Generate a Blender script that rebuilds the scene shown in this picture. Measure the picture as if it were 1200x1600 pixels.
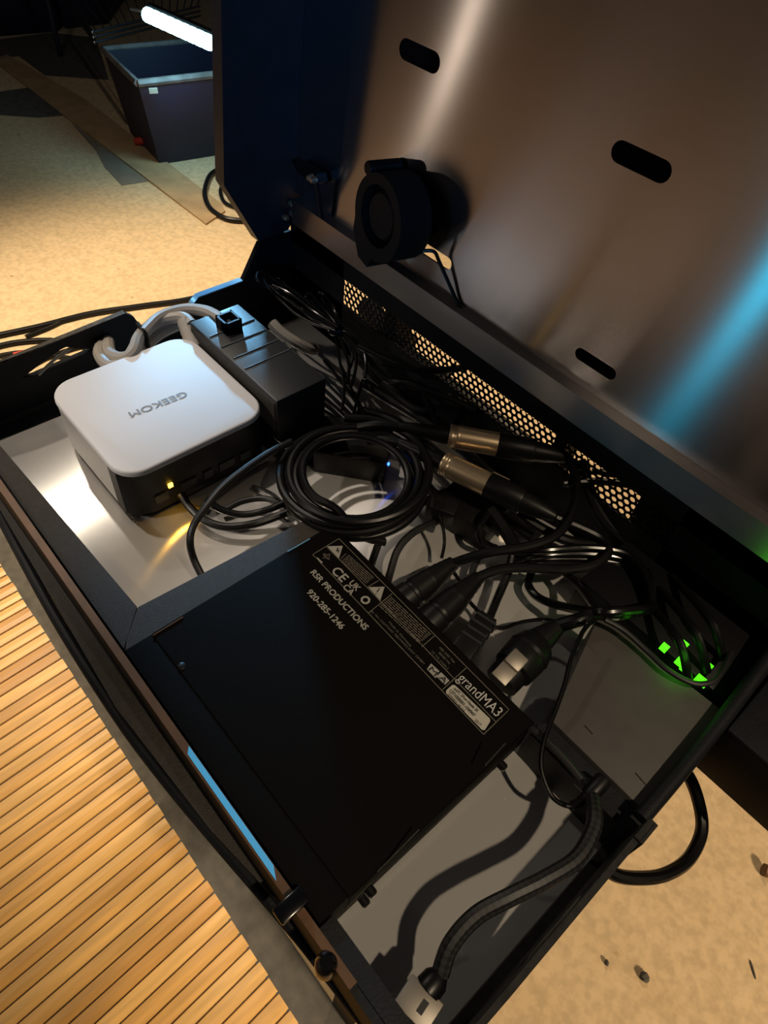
import bpy, bmesh, math, random
from mathutils import Vector, Matrix
from mathutils.geometry import tessellate_polygon
random.seed(7)
for o in list(bpy.data.objects): bpy.data.objects.remove(o)
SC = bpy.context.scene
COL = SC.collection

# ------------------------------------------------------------------ camera
RW = Matrix(((0.6600714, 0.74601856, 0.08810247),
             (-0.61122778, 0.46519085, 0.64031092),
             (0.43669937, -0.4765016, 0.76304645)))      # world -> camera
F = 1085.0
CZ = 0.385
CAM = Vector((0, 0, CZ))
cd = bpy.data.cameras.new('camera'); cam = bpy.data.objects.new('camera', cd); COL.objects.link(cam)
cam.matrix_world = Matrix.Translation(CAM) @ RW.transposed().to_4x4()
cd.sensor_fit = 'VERTICAL'; cd.sensor_height = 24.0; cd.sensor_width = 18.0
cd.lens = F / 1600 * 24.0
cd.clip_start = 0.01; cd.clip_end = 60
SC.camera = cam

# ------------------------------------------------------------------ view, world, lights
SC.view_settings.view_transform = 'Standard'
SC.view_settings.look = 'None'
SC.view_settings.exposure = 0.0
SC.view_settings.gamma = 1.0
SC.view_settings.use_curve_mapping = False
W = bpy.data.worlds.new('world'); SC.world = W; W.use_nodes = True
W.node_tree.nodes['Background'].inputs[0].default_value = (0.42, 0.37, 0.38, 1)
W.node_tree.nodes['Background'].inputs[1].default_value = 0.03

def lamp(name, loc, target, power, col, size=0.05, kind='AREA', spot=None, blend=0.5):
    l = bpy.data.lights.new(name, kind)
    l.energy = power; l.color = col
    if kind == 'AREA': l.shape = 'DISK'; l.size = size
    else: l.shadow_soft_size = size
    if kind == 'SPOT': l.spot_size = math.radians(spot or 60); l.spot_blend = blend
    o = bpy.data.objects.new(name, l); COL.objects.link(o)
    o.location = loc
    o.rotation_euler = (Vector(target) - Vector(loc)).to_track_quat('-Z', 'Y').to_euler()
    return o
WARM = (1.0, 0.74, 0.46)
lamp('warm_key_spot', (-1.15, -0.05, 1.85), (-0.405, 0.135, 0), 66, (1.0, 0.86, 0.72), 0.035, 'SPOT', 12.0, 0.6)
lamp('warm_glint_lamp', (-1.95, 0.395, 1.72), (-0.3, 0.1, 0), 6, (1.0, 0.88, 0.72), 0.07)
lamp('warm_right_spot', (1.20, 0.10, 2.34), (0.03, 0.15, 0), 150, (1.0, 0.80, 0.56), 0.035, 'SPOT', 13, 0.6)
lamp('warm_room_lamp', (-1.55, -1.10, 0.02), (-0.3, 0.35, 0.2), 0.20, (1.0, 0.84, 0.70), 0.02)
lamp('front_floor_fill', (-1.8, -2.2, 1.8), (-1.7, -2.6, -0.7), 120, (1.0, 0.72, 0.62), 0.3, 'SPOT', 120, 1.0)  # added fill without a seen source: brightens the floor mirrored in the lid
lamp('front_fill', (-0.9, -2.0, 1.9), (-0.3, 0.2, 0), 2, (1.0, 0.84, 0.68), 0.3)  # added fill from behind the camera for the front-facing sides
lamp('floor_rear_fill', (-0.9, 1.9, 1.4), (-0.7, 1.15, -0.7), 90, WARM, 0.1, 'SPOT', 80, 0.8)  # added fill for the floor showing through the perforated wall
lamp('cyan_stage_lamp', (-0.70, -2.2, -0.25), (-0.1, 0.35, 0.2), 1.1, (0.0, 0.50, 0.85), 0.08)
lamp('cyan_rear_lamp', (-1.50, 0.78, 0.47), (-0.355, 0.205, 0.055), 85.0, (0.24, 0.62, 1.0), 0.03, 'SPOT', 9.5, 0.7)
lamp('floor_left_lamp', (-1.9, 0.1, 1.3), (-1.25, 0.55, -0.7), 270, (1.0, 0.78, 0.52), 0.15, 'SPOT', 56, 0.75)
lamp('floor_right_lamp', (1.7, 0.2, 0.45), (0.40, 0.40, -0.7), 150, WARM, 0.12, 'SPOT', 56, 0.8)
lamp('blue_panel_fill', (1.3, -1.0, 0.75), (-0.465, 0.32, 0.24), 40, (0.10, 0.38, 1.0), 0.05, 'SPOT', 13, 1.0)  # added blue fill aimed at the lid side panel alone
lamp('front_left_fill', (-1.0, -1.6, 1.2), (-0.37, 0.13, 0.02), 62, (1.0, 0.86, 0.72), 0.05, 'SPOT', 9, 0.9)  # added fill aimed at the mini PC to lift its front side
lamp('mat_lamp', (-1.2, -0.5, 1.1), (-0.62, 0.0, -0.7), 24, (1.0, 0.74, 0.42), 0.1, 'SPOT', 46, 1.0)

# ------------------------------------------------------------------ pixel -> point on a real plane
def ray(x, y): return RW.transposed() @ Vector(((x - 600) / F, -(y - 800) / F, -1))
def on(x, y, ax, v):
    d = ray(x, y); return CAM + d * ((v - CAM[ax]) / d[ax])
def P(x, y, z): return on(x, y, 2, z)
TL = math.radians(4.7)
LN = Vector((0, -math.cos(TL), math.sin(TL)))         # lid normal, towards the tray
LT = Vector((0, math.sin(TL), math.cos(TL)))          # lid upward direction
LP = Vector((0, 0.345, 0.12))
def PL(x, y, off=0.0):
    d = ray(x, y); p0 = LP + LN * off
    return CAM + d * ((p0 - CAM).dot(LN) / d.dot(LN))
def lid2(x, y):
    q = PL(x, y) - LP; return (q.x, q.dot(LT))
def LW(u, v, w=0.0): return LP + Vector((u, 0, 0)) + LT * v + LN * w

# ------------------------------------------------------------------ materials
def mat(name, col, rough=0.5, metal=0.0, spec=0.5, noise=0.0, nscale=40, bump=0.0, bscale=200, emit=None, estr=0, aniso=0.0, arot=0.0, coat=0.0, trans=0.0):
    m = bpy.data.materials.new(name); m.use_nodes = True
    nt = m.node_tree; b = nt.nodes['Principled BSDF']
    b.inputs['Base Color'].default_value = (*col, 1)
    b.inputs['Roughness'].default_value = rough
    b.inputs['Metallic'].default_value = metal
    b.inputs['Specular IOR Level'].default_value = spec
    b.inputs['Coat Weight'].default_value = coat
    if trans: b.inputs['Transmission Weight'].default_value = trans
    if emit:
        b.inputs['Emission Color'].default_value = (*emit, 1); b.inputs['Emission Strength'].default_value = estr
    tc = nt.nodes.new('ShaderNodeTexCoord')
    if noise:
        n = nt.nodes.new('ShaderNodeTexNoise'); n.inputs['Scale'].default_value = nscale; n.inputs['Detail'].default_value = 6
        nt.links.new(tc.outputs['Object'], n.inputs['Vector'])
        r = nt.nodes.new('ShaderNodeMapRange'); r.inputs[1].default_value = .3; r.inputs[2].default_value = .7
        r.inputs[3].default_value = 1 - noise; r.inputs[4].default_value = 1 + noise
        nt.links.new(n.outputs['Fac'], r.inputs[0])
        mx = nt.nodes.new('ShaderNodeVectorMath'); mx.operation = 'SCALE'; mx.inputs[0].default_value = col
        nt.links.new(r.outputs[0], mx.inputs['Scale']); nt.links.new(mx.outputs[0], b.inputs['Base Color'])
    if bump:
        n2 = nt.nodes.new('ShaderNodeTexNoise'); n2.inputs['Scale'].default_value = bscale; n2.inputs['Detail'].default_value = 3
        nt.links.new(tc.outputs['Object'], n2.inputs['Vector'])
        bp = nt.nodes.new('ShaderNodeBump'); bp.inputs['Strength'].default_value = bump; bp.inputs['Distance'].default_value = .001
        nt.links.new(n2.outputs['Fac'], bp.inputs['Height']); nt.links.new(bp.outputs[0], b.inputs['Normal'])
    if aniso:
        b.inputs['Anisotropic'].default_value = aniso; b.inputs['Anisotropic Rotation'].default_value = arot
        tg = nt.nodes.new('ShaderNodeTangent'); tg.direction_type = 'UV_MAP'; tg.uv_map = 'UVMap'
        nt.links.new(tg.outputs[0], b.inputs['Tangent'])
    return m

def brushed(name, col, rough, aniso, streak_scale=(6, 900, 900), amount=0.08, metal=1.0):
    m = mat(name, col, rough, metal, aniso=aniso, arot=0.25)
    nt = m.node_tree; b = nt.nodes['Principled BSDF']
    tc = nt.nodes.new('ShaderNodeTexCoord'); mp = nt.nodes.new('ShaderNodeMapping'); mp.inputs['Scale'].default_value = streak_scale
    n = nt.nodes.new('ShaderNodeTexNoise'); n.inputs['Scale'].default_value = 1; n.inputs['Detail'].default_value = 4
    nt.links.new(tc.outputs['Object'], mp.inputs[0]); nt.links.new(mp.outputs[0], n.inputs['Vector'])
    r = nt.nodes.new('ShaderNodeMapRange'); r.inputs[3].default_value = rough - amount; r.inputs[4].default_value = rough + amount
    nt.links.new(n.outputs['Fac'], r.inputs[0]); nt.links.new(r.outputs[0], b.inputs['Roughness'])
    return m

M = {}
M['black'] = mat('black_powder_coat', (0.012, 0.012, 0.014), 0.45, spec=0.4, bump=0.25, bscale=900)
M['case'] = mat('case_black_paint', (0.007, 0.008, 0.010), 0.55, spec=0.2, noise=.25, nscale=60, bump=0.2, bscale=700)
M['side'] = mat('satin_black_side', (0.020, 0.021, 0.026), 0.5, spec=0.3, noise=.2, nscale=60)
M['scuff'] = mat('scuffed_grey_edge', (0.085, 0.075, 0.060), 0.75, noise=.5, nscale=260)
M['fanface'] = mat('fan_black_plastic', (0.012, 0.011, 0.010), 0.6, spec=0.2)
M['ply'] = mat('worn_black_edge', (0.012, 0.011, 0.010), 0.85, noise=.6, nscale=260)
M['cable'] = mat('black_cable_rubber', (0.004, 0.004, 0.0045), 0.36, spec=0.3)
M['gloss'] = mat('black_glossy_pvc', (0.003, 0.003, 0.0035), 0.22, spec=0.4)
M['plastic'] = mat('black_plastic', (0.0055, 0.0055, 0.006), 0.42, spec=0.25)
M['frame'] = mat('charcoal_textured_sheet', (0.034, 0.030, 0.026), 0.62, spec=0.3, bump=0.5, bscale=1100, noise=.15, nscale=300)
M['node'] = mat('node_black_steel', (0.0035, 0.0028, 0.0024), 0.75, spec=0.06, bump=0.3, bscale=1400)
M['switch'] = mat('dark_grey_steel', (0.060, 0.055, 0.051), 0.6, spec=0.35, noise=.08, nscale=90)
M['alu'] = mat('mini_pc_aluminium', (0.72, 0.72, 0.74), 0.6, 0.0, noise=.02, nscale=15)
M['letter'] = mat('grey_letter_print', (0.20, 0.18, 0.17), 0.4)
M['print'] = mat('silver_print', (0.30, 0.29, 0.26), 0.6)
M['printdim'] = mat('dim_silver_print', (0.13, 0.115, 0.09), 0.6)
M['white_print'] = mat('white_print', (0.45, 0.44, 0.42), 0.6)
M['sticker'] = mat('white_sticker', (0.42, 0.40, 0.34), 0.5)
M['ink'] = mat('black_ink', (0.01, 0.01, 0.01), 0.6)
M['grey_cable'] = mat('light_grey_cable', (0.36, 0.33, 0.29), 0.45)
M['chrome'] = mat('nickel_metal', (0.82, 0.64, 0.42), 0.33, 0.9)
M['usb'] = mat('dull_steel', (0.30, 0.27, 0.23), 0.5, 0.8)
M['ridge'] = mat('psu_ridge_plastic', (0.09, 0.10, 0.11), 0.4)
M['brown_metal'] = mat('brown_metal_trim', (0.11, 0.052, 0.022), 0.45, 0.2, noise=.25, nscale=70)
M['blue'] = mat('cyan_reflection_paint', (0.09, 0.50, 0.95), 0.5)  # cyan reflection in the front rail, put into the colour
M['blue_edge'] = mat('pale_blue_edge', (0.13, 0.36, 0.62), 0.5)  # pale blue; on the wall lip it stands for cyan light
M['amber'] = mat('amber_led', (0.8, 0.5, 0.05), 0.4, emit=(1.0, 0.55, 0.04), estr=9)
M['green'] = mat('green_led', (0.05, 0.6, 0.02), 0.4, emit=(0.10, 1.0, 0.01), estr=1.3)
M['blue_led'] = mat('blue_led', (0.0, 0.05, 0.9), 0.4, emit=(0.02, 0.10, 1.0), estr=8)
M['led'] = mat('cyan_white_led', (0.8, 0.95, 1.0), 0.4, emit=(0.45, 0.90, 1.0), estr=9)
M['psu'] = mat('psu_black_plastic', (0.022, 0.024, 0.026), 0.42, spec=0.4, bump=.1, bscale=800)
M['bin'] = mat('dark_blue_grey_plastic', (0.012, 0.012, 0.034), 0.5, noise=.15, nscale=9)
M['binrim'] = mat('scuffed_grey_rim', (0.12, 0.11, 0.11), 0.6, noise=.3, nscale=30)
M['wire'] = mat('chrome_wire', (0.25, 0.26, 0.30), 0.35, 1.0)
M['wall'] = mat('dark_wall', (0.012, 0.014, 0.022), 0.9, noise=.5, nscale=3)
M['red'] = mat('red_plastic', (0.55, 0.05, 0.03), 0.5)
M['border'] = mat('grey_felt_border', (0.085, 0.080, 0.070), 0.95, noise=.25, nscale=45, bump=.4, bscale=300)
M['board'] = mat('tan_plywood_strip', (0.40, 0.27, 0.14), 0.8, noise=.18, nscale=14)
M['yellow'] = mat('amber_plastic', (0.45, 0.24, 0.03), 0.35, spec=.5)
M['patch'] = mat('grey_patch', (0.20, 0.17, 0.13), 0.9, noise=.15, nscale=12)
M['steel'] = brushed('brushed_stainless_lid', (0.60, 0.56, 0.53), 0.205, 1.0, (7, 900, 900), 0.015)
M['plate'] = brushed('satin_aluminium_tray', (0.74, 0.72, 0.69), 0.245, 1.0, (10, 700, 700), 0.012, 0.6)
M['rail'] = brushed('aluminium_angle', (0.50, 0.46, 0.43), 0.36, 0.6, (7, 800, 800), 0.06)

def floor_mat():
    m = bpy.data.materials.new('concrete_floor'); m.use_nodes = True; nt = m.node_tree; b = nt.nodes['Principled BSDF']
    b.inputs['Roughness'].default_value = 0.85; b.inputs['Specular IOR Level'].default_value = 0.25
    tc = nt.nodes.new('ShaderNodeTexCoord')
    def noise(s, d):
        n = nt.nodes.new('ShaderNodeTexNoise'); n.inputs['Scale'].default_value = s; n.inputs['Detail'].default_value = d
        nt.links.new(tc.outputs['Object'], n.inputs['Vector']); return n
    n1 = noise(24, 9); n2 = noise(75, 4); n3 = noise(2.2, 3)
    r1 = nt.nodes.new('ShaderNodeValToRGB'); r1.color_ramp.elements[0].position = .30; r1.color_ramp.elements[0].color = (.56, .435, .27, 1)
    r1.color_ramp.elements[1].position = .68; r1.color_ramp.elements[1].color = (.60, .47, .30, 1)
    nt.links.new(n1.outputs[0], r1.inputs[0])
    r2 = nt.nodes.new('ShaderNodeValToRGB'); r2.color_ramp.elements[0].position = .35; r2.color_ramp.elements[0].color = (.88, .87, .85, 1)
    r2.color_ramp.elements[1].position = .62; r2.color_ramp.elements[1].color = (1.1, 1.08, 1.05, 1)
    nt.links.new(n2.outputs[0], r2.inputs[0])
    mx = nt.nodes.new('ShaderNodeMixRGB'); mx.blend_type = 'MULTIPLY'; mx.inputs[0].default_value = 1
    nt.links.new(r1.outputs[0], mx.inputs[1]); nt.links.new(r2.outputs[0], mx.inputs[2])
    # sparse dark specks
    v = nt.nodes.new('ShaderNodeTexVoronoi'); v.inputs['Scale'].default_value = 13
    nt.links.new(tc.outputs['Object'], v.inputs['Vector'])
    r3 = nt.nodes.new('ShaderNodeValToRGB'); r3.color_ramp.elements[0].position = .035; r3.color_ramp.elements[0].color = (.45, .38, .28, 1)
    r3.color_ramp.elements[1].position = .09; r3.color_ramp.elements[1].color = (1, 1, 1, 1)
    nt.links.new(v.outputs['Distance'], r3.inputs[0])
    m2 = nt.nodes.new('ShaderNodeMixRGB'); m2.blend_type = 'MULTIPLY'; m2.inputs[0].default_value = .7
    nt.links.new(mx.outputs[0], m2.inputs[1]); nt.links.new(r3.outputs[0], m2.inputs[2])
    nt.links.new(m2.outputs[0], b.inputs['Base Color'])
    bp = nt.nodes.new('ShaderNodeBump'); bp.inputs['Strength'].default_value = .25; bp.inputs['Distance'].default_value = .002
    nt.links.new(n2.outputs[0], bp.inputs['Height']); nt.links.new(bp.outputs[0], b.inputs['Normal'])
    return m
M['floor'] = floor_mat()

def bamboo_mat():
    m = bpy.data.materials.new('bamboo_slats'); m.use_nodes = True; nt = m.node_tree; b = nt.nodes['Principled BSDF']
    b.inputs['Roughness'].default_value = 0.45
    g = nt.nodes.new('ShaderNodeNewGeometry')
    r = nt.nodes.new('ShaderNodeValToRGB'); e = r.color_ramp.elements
    e[0].position = 0; e[0].color = (.43, .215, .05, 1); e[1].position = 1; e[1].color = (.67, .41, .13, 1)
    k = r.color_ramp.elements.new(.25); k.color = (.56, .31, .08, 1)
    nt.links.new(g.outputs['Random Per Island'], r.inputs[0])
    tc = nt.nodes.new('ShaderNodeTexCoord'); mp = nt.nodes.new('ShaderNodeMapping'); mp.inputs['Scale'].default_value = (60, 6, 60)
    n = nt.nodes.new('ShaderNodeTexNoise'); n.inputs['Scale'].default_value = 1.6; n.inputs['Detail'].default_value = 6
    nt.links.new(tc.outputs['Object'], mp.inputs[0]); nt.links.new(mp.outputs[0], n.inputs['Vector'])
    mr = nt.nodes.new('ShaderNodeMapRange'); mr.inputs[1].default_value = .3; mr.inputs[2].default_value = .7; mr.inputs[3].default_value = .8; mr.inputs[4].default_value = 1.15
    nt.links.new(n.outputs[0], mr.inputs[0])
    vm = nt.nodes.new('ShaderNodeVectorMath'); vm.operation = 'SCALE'
    nt.links.new(r.outputs[0], vm.inputs[0]); nt.links.new(mr.outputs[0], vm.inputs['Scale'])
    nt.links.new(vm.outputs[0], b.inputs['Base Color'])
    return m
M['bamboo'] = bamboo_mat()

def braid_mat():
    m = mat('braided_sleeve', (0.006, 0.006, 0.007), 0.5)
    nt = m.node_tree; b = nt.nodes['Principled BSDF']
    uv = nt.nodes.new('ShaderNodeUVMap'); uv.uv_map = 'UVMap'
    ch = nt.nodes.new('ShaderNodeTexChecker'); ch.inputs['Scale'].default_value = 1
    ch.inputs['Color1'].default_value = (0.004, 0.004, 0.005, 1); ch.inputs['Color2'].default_value = (0.016, 0.016, 0.017, 1)
    mp = nt.nodes.new('ShaderNodeMapping'); mp.inputs['Rotation'].default_value = (0, 0, math.radians(45)); mp.inputs['Scale'].default_value = (11, 11, 1)
    nt.links.new(uv.outputs[0], mp.inputs[0]); nt.links.new(mp.outputs[0], ch.inputs['Vector'])
    nt.links.new(ch.outputs['Color'], b.inputs['Base Color'])
    return m
M['braid'] = braid_mat()

def mesh_grille_mat():
    m = mat('mini_pc_perforated_side', (0.42, 0.42, 0.43), 0.45, 0.4)
    nt = m.node_tree; b = nt.nodes['Principled BSDF']
    tc = nt.nodes.new('ShaderNodeTexCoord'); v = nt.nodes.new('ShaderNodeTexVoronoi'); v.inputs['Scale'].default_value = 620; v.inputs['Randomness'].default_value = 0
    nt.links.new(tc.outputs['Object'], v.inputs['Vector'])
    r = nt.nodes.new('ShaderNodeValToRGB'); r.color_ramp.elements[0].position = .33; r.color_ramp.elements[0].color = (.32, .32, .31, 1)
    r.color_ramp.elements[1].position = .42; r.color_ramp.elements[1].color = (.85, .84, .82, 1)
    nt.links.new(v.outputs['Distance'], r.inputs[0]); nt.links.new(r.outputs[0], b.inputs['Base Color'])
    return m
M['grille'] = mesh_grille_mat()

# ------------------------------------------------------------------ mesh building
class MB:
    def __init__(s): s.v = []; s.f = []; s.uv = {}
    def add(s, vs, fs):
        k = len(s.v); s.v += [Vector(v) for v in vs]; s.f += [tuple(i + k for i in f) for f in fs]; return s
    def box(s, a, b):
        x0, x1 = sorted((a[0], b[0])); y0, y1 = sorted((a[1], b[1])); z0, z1 = sorted((a[2], b[2]))
        return s.add([(x0,y0,z0),(x1,y0,z0),(x1,y1,z0),(x0,y1,z0),(x0,y0,z1),(x1,y0,z1),(x1,y1,z1),(x0,y1,z1)],
                     [(0,3,2,1),(4,5,6,7),(0,1,5,4),(1,2,6,5),(2,3,7,6),(3,0,4,7)])
    def obox(s, c, ex, ey, ez):        # oriented box: centre and three half vectors
        c, ex, ey, ez = map(Vector, (c, ex, ey, ez)); vs = []
        for k in (-1, 1):
            for i, j in ((-1,-1),(1,-1),(1,1),(-1,1)): vs.append(c + ex*i + ey*j + ez*k)
        return s.add(vs, [(0,3,2,1),(4,5,6,7),(0,1,5,4),(1,2,6,5),(2,3,7,6),(3,0,4,7)])
    def prism(s, pts, off):            # planar loop of 3D points extruded by a vector
        n = len(pts); off = Vector(off); pts = [Vector(p) for p in pts]
        vs = pts + [p + off for p in pts]
        return s.add(vs, [tuple(range(n))[::-1], tuple(range(n, 2*n))] + [(i, (i+1) % n, n + (i+1) % n, n + i) for i in range(n)])
    def plate(s, outer, holes, fn, t):  # 2D outer loop with holes; fn(u, v, w) -> point; thickness t
        loops = [[Vector((*p, 0)) for p in outer]] + [[Vector((*p, 0)) for p in h] for h in holes]
        tris = tessellate_polygon(loops); flat = [p for l in loops for p in l]; n = len(flat)
        vs = [fn(p.x, p.y, 0) for p in flat] + [fn(p.x, p.y, -t) for p in flat]
        fs = [tuple(t_) for t_ in tris] + [tuple(i + n for i in t_)[::-1] for t_ in tris]
        k = 0
        for l in loops:
            m = len(l)
            fs += [(k+i, k+(i+1) % m, n+k+(i+1) % m, n+k+i) for i in range(m)]; k += m
        return s.add(vs, fs)
    def tube(s, path, r, seg=10, cap=True, rs=None):
        path = [Vector(p) for p in path]; n = len(path); k0 = len(s.v)
        t0 = (path[1]-path[0]).normalized()
        up = Vector((0,0,1)) if abs(t0.z) < .9 else Vector((1,0,0))
        a = t0.cross(up).normalized(); L = 0; vs = []; Ls = []
        for i in range(n):
            t = (path[min(i+1,n-1)] - path[max(i-1,0)]).normalized()
            a = (a - t*a.dot(t)).normalized(); b = t.cross(a)
            rr = rs[i] if rs else r
            if i: L += (path[i]-path[i-1]).length
            Ls.append(L)
            for j in range(seg):
                th = 2*math.pi*j/seg; vs.append(path[i] + a*(math.cos(th)*rr) + b*(math.sin(th)*rr))
        fs = []
        for i in range(n-1):
            for j in range(seg):
                j2 = (j+1) % seg; fs.append((i*seg+j, i*seg+j2, (i+1)*seg+j2, (i+1)*seg+j))
                c = 2*math.pi*r
                s.uv[len(s.f)+len(fs)-1] = [(Ls[i]/c, j/seg), (Ls[i]/c, (j+1)/seg), (Ls[i+1]/c, (j+1)/seg), (Ls[i+1]/c, j/seg)]
        if cap: fs += [tuple(range(seg))[::-1], tuple(range((n-1)*seg, n*seg))]
        return s.add(vs, fs)
    def lathe(s, p0, p1, prof, seg=24):   # prof: (fraction along p0-p1, radius)
        p0, p1 = Vector(p0), Vector(p1); d = p1 - p0
        t = d.normalized(); up = Vector((0,0,1)) if abs(t.z) < .9 else Vector((1,0,0))
        a = t.cross(up).normalized(); b = t.cross(a); vs = []
        for q, r in prof:
            for j in range(seg):
                th = 2*math.pi*j/seg; vs.append(p0 + d*q + a*(math.cos(th)*r) + b*(math.sin(th)*r))
        m = len(prof); fs = [(i*seg+j, i*seg+(j+1) % seg, (i+1)*seg+(j+1) % seg, (i+1)*seg+j) for i in range(m-1) for j in range(seg)]
        fs += [tuple(range(seg))[::-1], tuple(range((m-1)*seg, m*seg))]
        return s.add(vs, fs)
    def build(s, name, m, parent=None, smooth=True, bevel=0, uv=None, ang=35):
        me = bpy.data.meshes.new(name); me.from_pydata(s.v, [], s.f)
        bm = bmesh.new(); bm.from_mesh(me)
        if not s.uv: bmesh.ops.remove_doubles(bm, verts=bm.verts, dist=1e-6)
        bmesh.ops.recalc_face_normals(bm, faces=bm.faces)
        if bevel: bmesh.ops.bevel(bm, geom=[e for e in bm.edges if len(e.link_faces) == 2 and e.calc_face_angle(0) > .5], offset=bevel, segments=2, affect='EDGES', profile=.5)
        lay = bm.loops.layers.uv.new('UVMap'); bm.faces.ensure_lookup_table()
        for fi, f in enumerate(bm.faces):
            if s.uv and fi in s.uv:
                dd = {}
                for vi, q in zip(s.f[fi], s.uv[fi]): dd[vi] = q
                for l in f.loops: l[lay].uv = dd.get(l.vert.index, (0, 0))
            else:
                for l in f.loops:
                    c = l.vert.co; l[lay].uv = uv(c) if uv else (c.x, c.y + c.z)
        for f in bm.faces: f.smooth = smooth
        for e in bm.edges: e.smooth = not (len(e.link_faces) == 2 and e.calc_face_angle(0) > math.radians(ang))
        bm.to_mesh(me); bm.free()
        me.materials.append(m)
        o = bpy.data.objects.new(name, me); COL.objects.link(o)
        if parent is not None: o.parent = parent; o.matrix_parent_inverse = pinv(parent)
        return o

def pinv(p):       # a part is modelled in world coordinates: undo only its thing's own location
    return Matrix.Translation(-p.location) if p.parent is None else Matrix.Identity(4)
def thing(name, label, cat, loc=(0,0,0), group=None):
    o = bpy.data.objects.new(name, None); COL.objects.link(o); o.location = loc; o.empty_display_size = .01
    o['label'] = label; o['category'] = cat
    if group: o['group'] = group
    return o
def tag(o, label, cat, group=None):
    o['label'] = label; o['category'] = cat
    if group: o['group'] = group
    return o
def struct(o): o['kind'] = 'structure'; return o

def spline(pts, n=10, closed=False):
    pts = [Vector(p) for p in pts]; out = []; N = len(pts)
    def g(i): return pts[i % N] if closed else pts[max(0, min(N-1, i))]
    for i in range(N if closed else N-1):
        p0, p1, p2, p3 = g(i-1), g(i), g(i+1), g(i+2)
        for k in range(n):
            t = k/n; out.append(.5*((2*p1) + (p2-p0)*t + (2*p0-5*p1+4*p2-p3)*t*t + (3*p1-p0-3*p2+p3)*t**3))
    out.append(pts[0] if closed else pts[-1])
    return out
def pxs(lst): return [P(*q) for q in lst]
def circ(cx, cy, r, n=16, a0=0): return [(cx + r*math.cos(a0+2*math.pi*i/n), cy + r*math.sin(a0+2*math.pi*i/n)) for i in range(n)]
def rrect(x0, y0, x1, y1, r, n=6):
    out = []
    for cx, cy, a in ((x1-r, y0+r, -90), (x1-r, y1-r, 0), (x0+r, y1-r, 90), (x0+r, y0+r, 180)):
        for i in range(n+1):
            t = math.radians(a + 90*i/n); out.append((cx + r*math.cos(t), cy + r*math.sin(t)))
    return out
def stadium(a, b, r, n=8):
    a, b = Vector(a), Vector(b); d = (b-a).normalized(); a2, b2 = a + d*r, b - d*r; t0 = math.atan2(d.y, d.x); out = []
    for c, s in ((b2, -math.pi/2), (a2, math.pi/2)):
        for i in range(n+1): th = t0 + s + math.pi*i/n; out.append((c.x + r*math.cos(th), c.y + r*math.sin(th)))
    return out

def text_into(mb, string, p0, p1, cap, up=None, lift=0.0, bold=0.0, depth=0.00015):
    """lettering whose baseline runs p0 -> p1 and whose capitals are cap tall"""
    c = bpy.data.curves.new('lettering', 'FONT'); c.body = string; c.size = 1
    o = bpy.data.objects.new('lettering', c); COL.objects.link(o)
    dg = bpy.context.evaluated_depsgraph_get(); dg.update()
    me = bpy.data.meshes.new_from_object(o.evaluated_get(dg))
    p0, p1 = Vector(p0), Vector(p1); xd = (p1-p0); L = xd.length; xd.normalize()
    nz = Vector((0,0,1)) if up is None else Vector(up); yd = nz.cross(xd)
    xs = [v.co.x for v in me.vertices]; x0, x1 = min(xs), max(xs)
    vs = [p0 + xd*((v.co.x-x0)/(x1-x0)*L) + yd*(v.co.y/0.72*cap) + nz*(lift+depth) for v in me.vertices]
    fs = [tuple(p.vertices) for p in me.polygons]
    mb.add(vs, fs)
    if bold:
        for i, (sx, sy) in enumerate(((1, 0), (-1, 0), (0, 1), (0, -1))):
            k = cap*bold*2.2; mb.add([v + xd*(sx*k) + yd*(sy*k) + nz*(.00001*(i+1)) for v in vs], fs)
    bpy.data.objects.remove(o); bpy.data.curves.remove(c); bpy.data.meshes.remove(me)

ZF = -0.715
# ================================================================== THE SETTING
mb = MB(); mb.box((-6.2, -9.0, ZF-.1), (6.0, 4.6, ZF)); struct(mb.build('floor', M['floor']))
mb = MB(); mb.box((-6.3, -3.0, ZF), (-6.2, 4.6, 2.2)); struct(mb.build('wall_left', M['wall']))
mb = MB(); mb.box((-6.3, 4.6, ZF), (3.0, 4.7, 2.2)); struct(mb.build('wall_back', M['wall']))

# ================================================================== THE CONSOLE CASE
case = thing('console_case', 'open black lighting console case with an aluminium tray and a raised brushed steel lid', 'case', (-0.2, 0.17, -0.02))
XL, XR = -0.465, 0.031
# tray: lower pan, then the satin plate
mb = MB(); mb.box((XL-.004, 0.0345, -0.024), (XR, 0.3415, -0.004)); mb.build('base_pan', M['case'], case)
mb = MB(); mb.box((-0.446, 0.0485, -0.004), (0.0236, 0.336, 0.0)); mb.build('tray_plate', M['plate'], case, uv=lambda c: (c.x, c.y))
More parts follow.
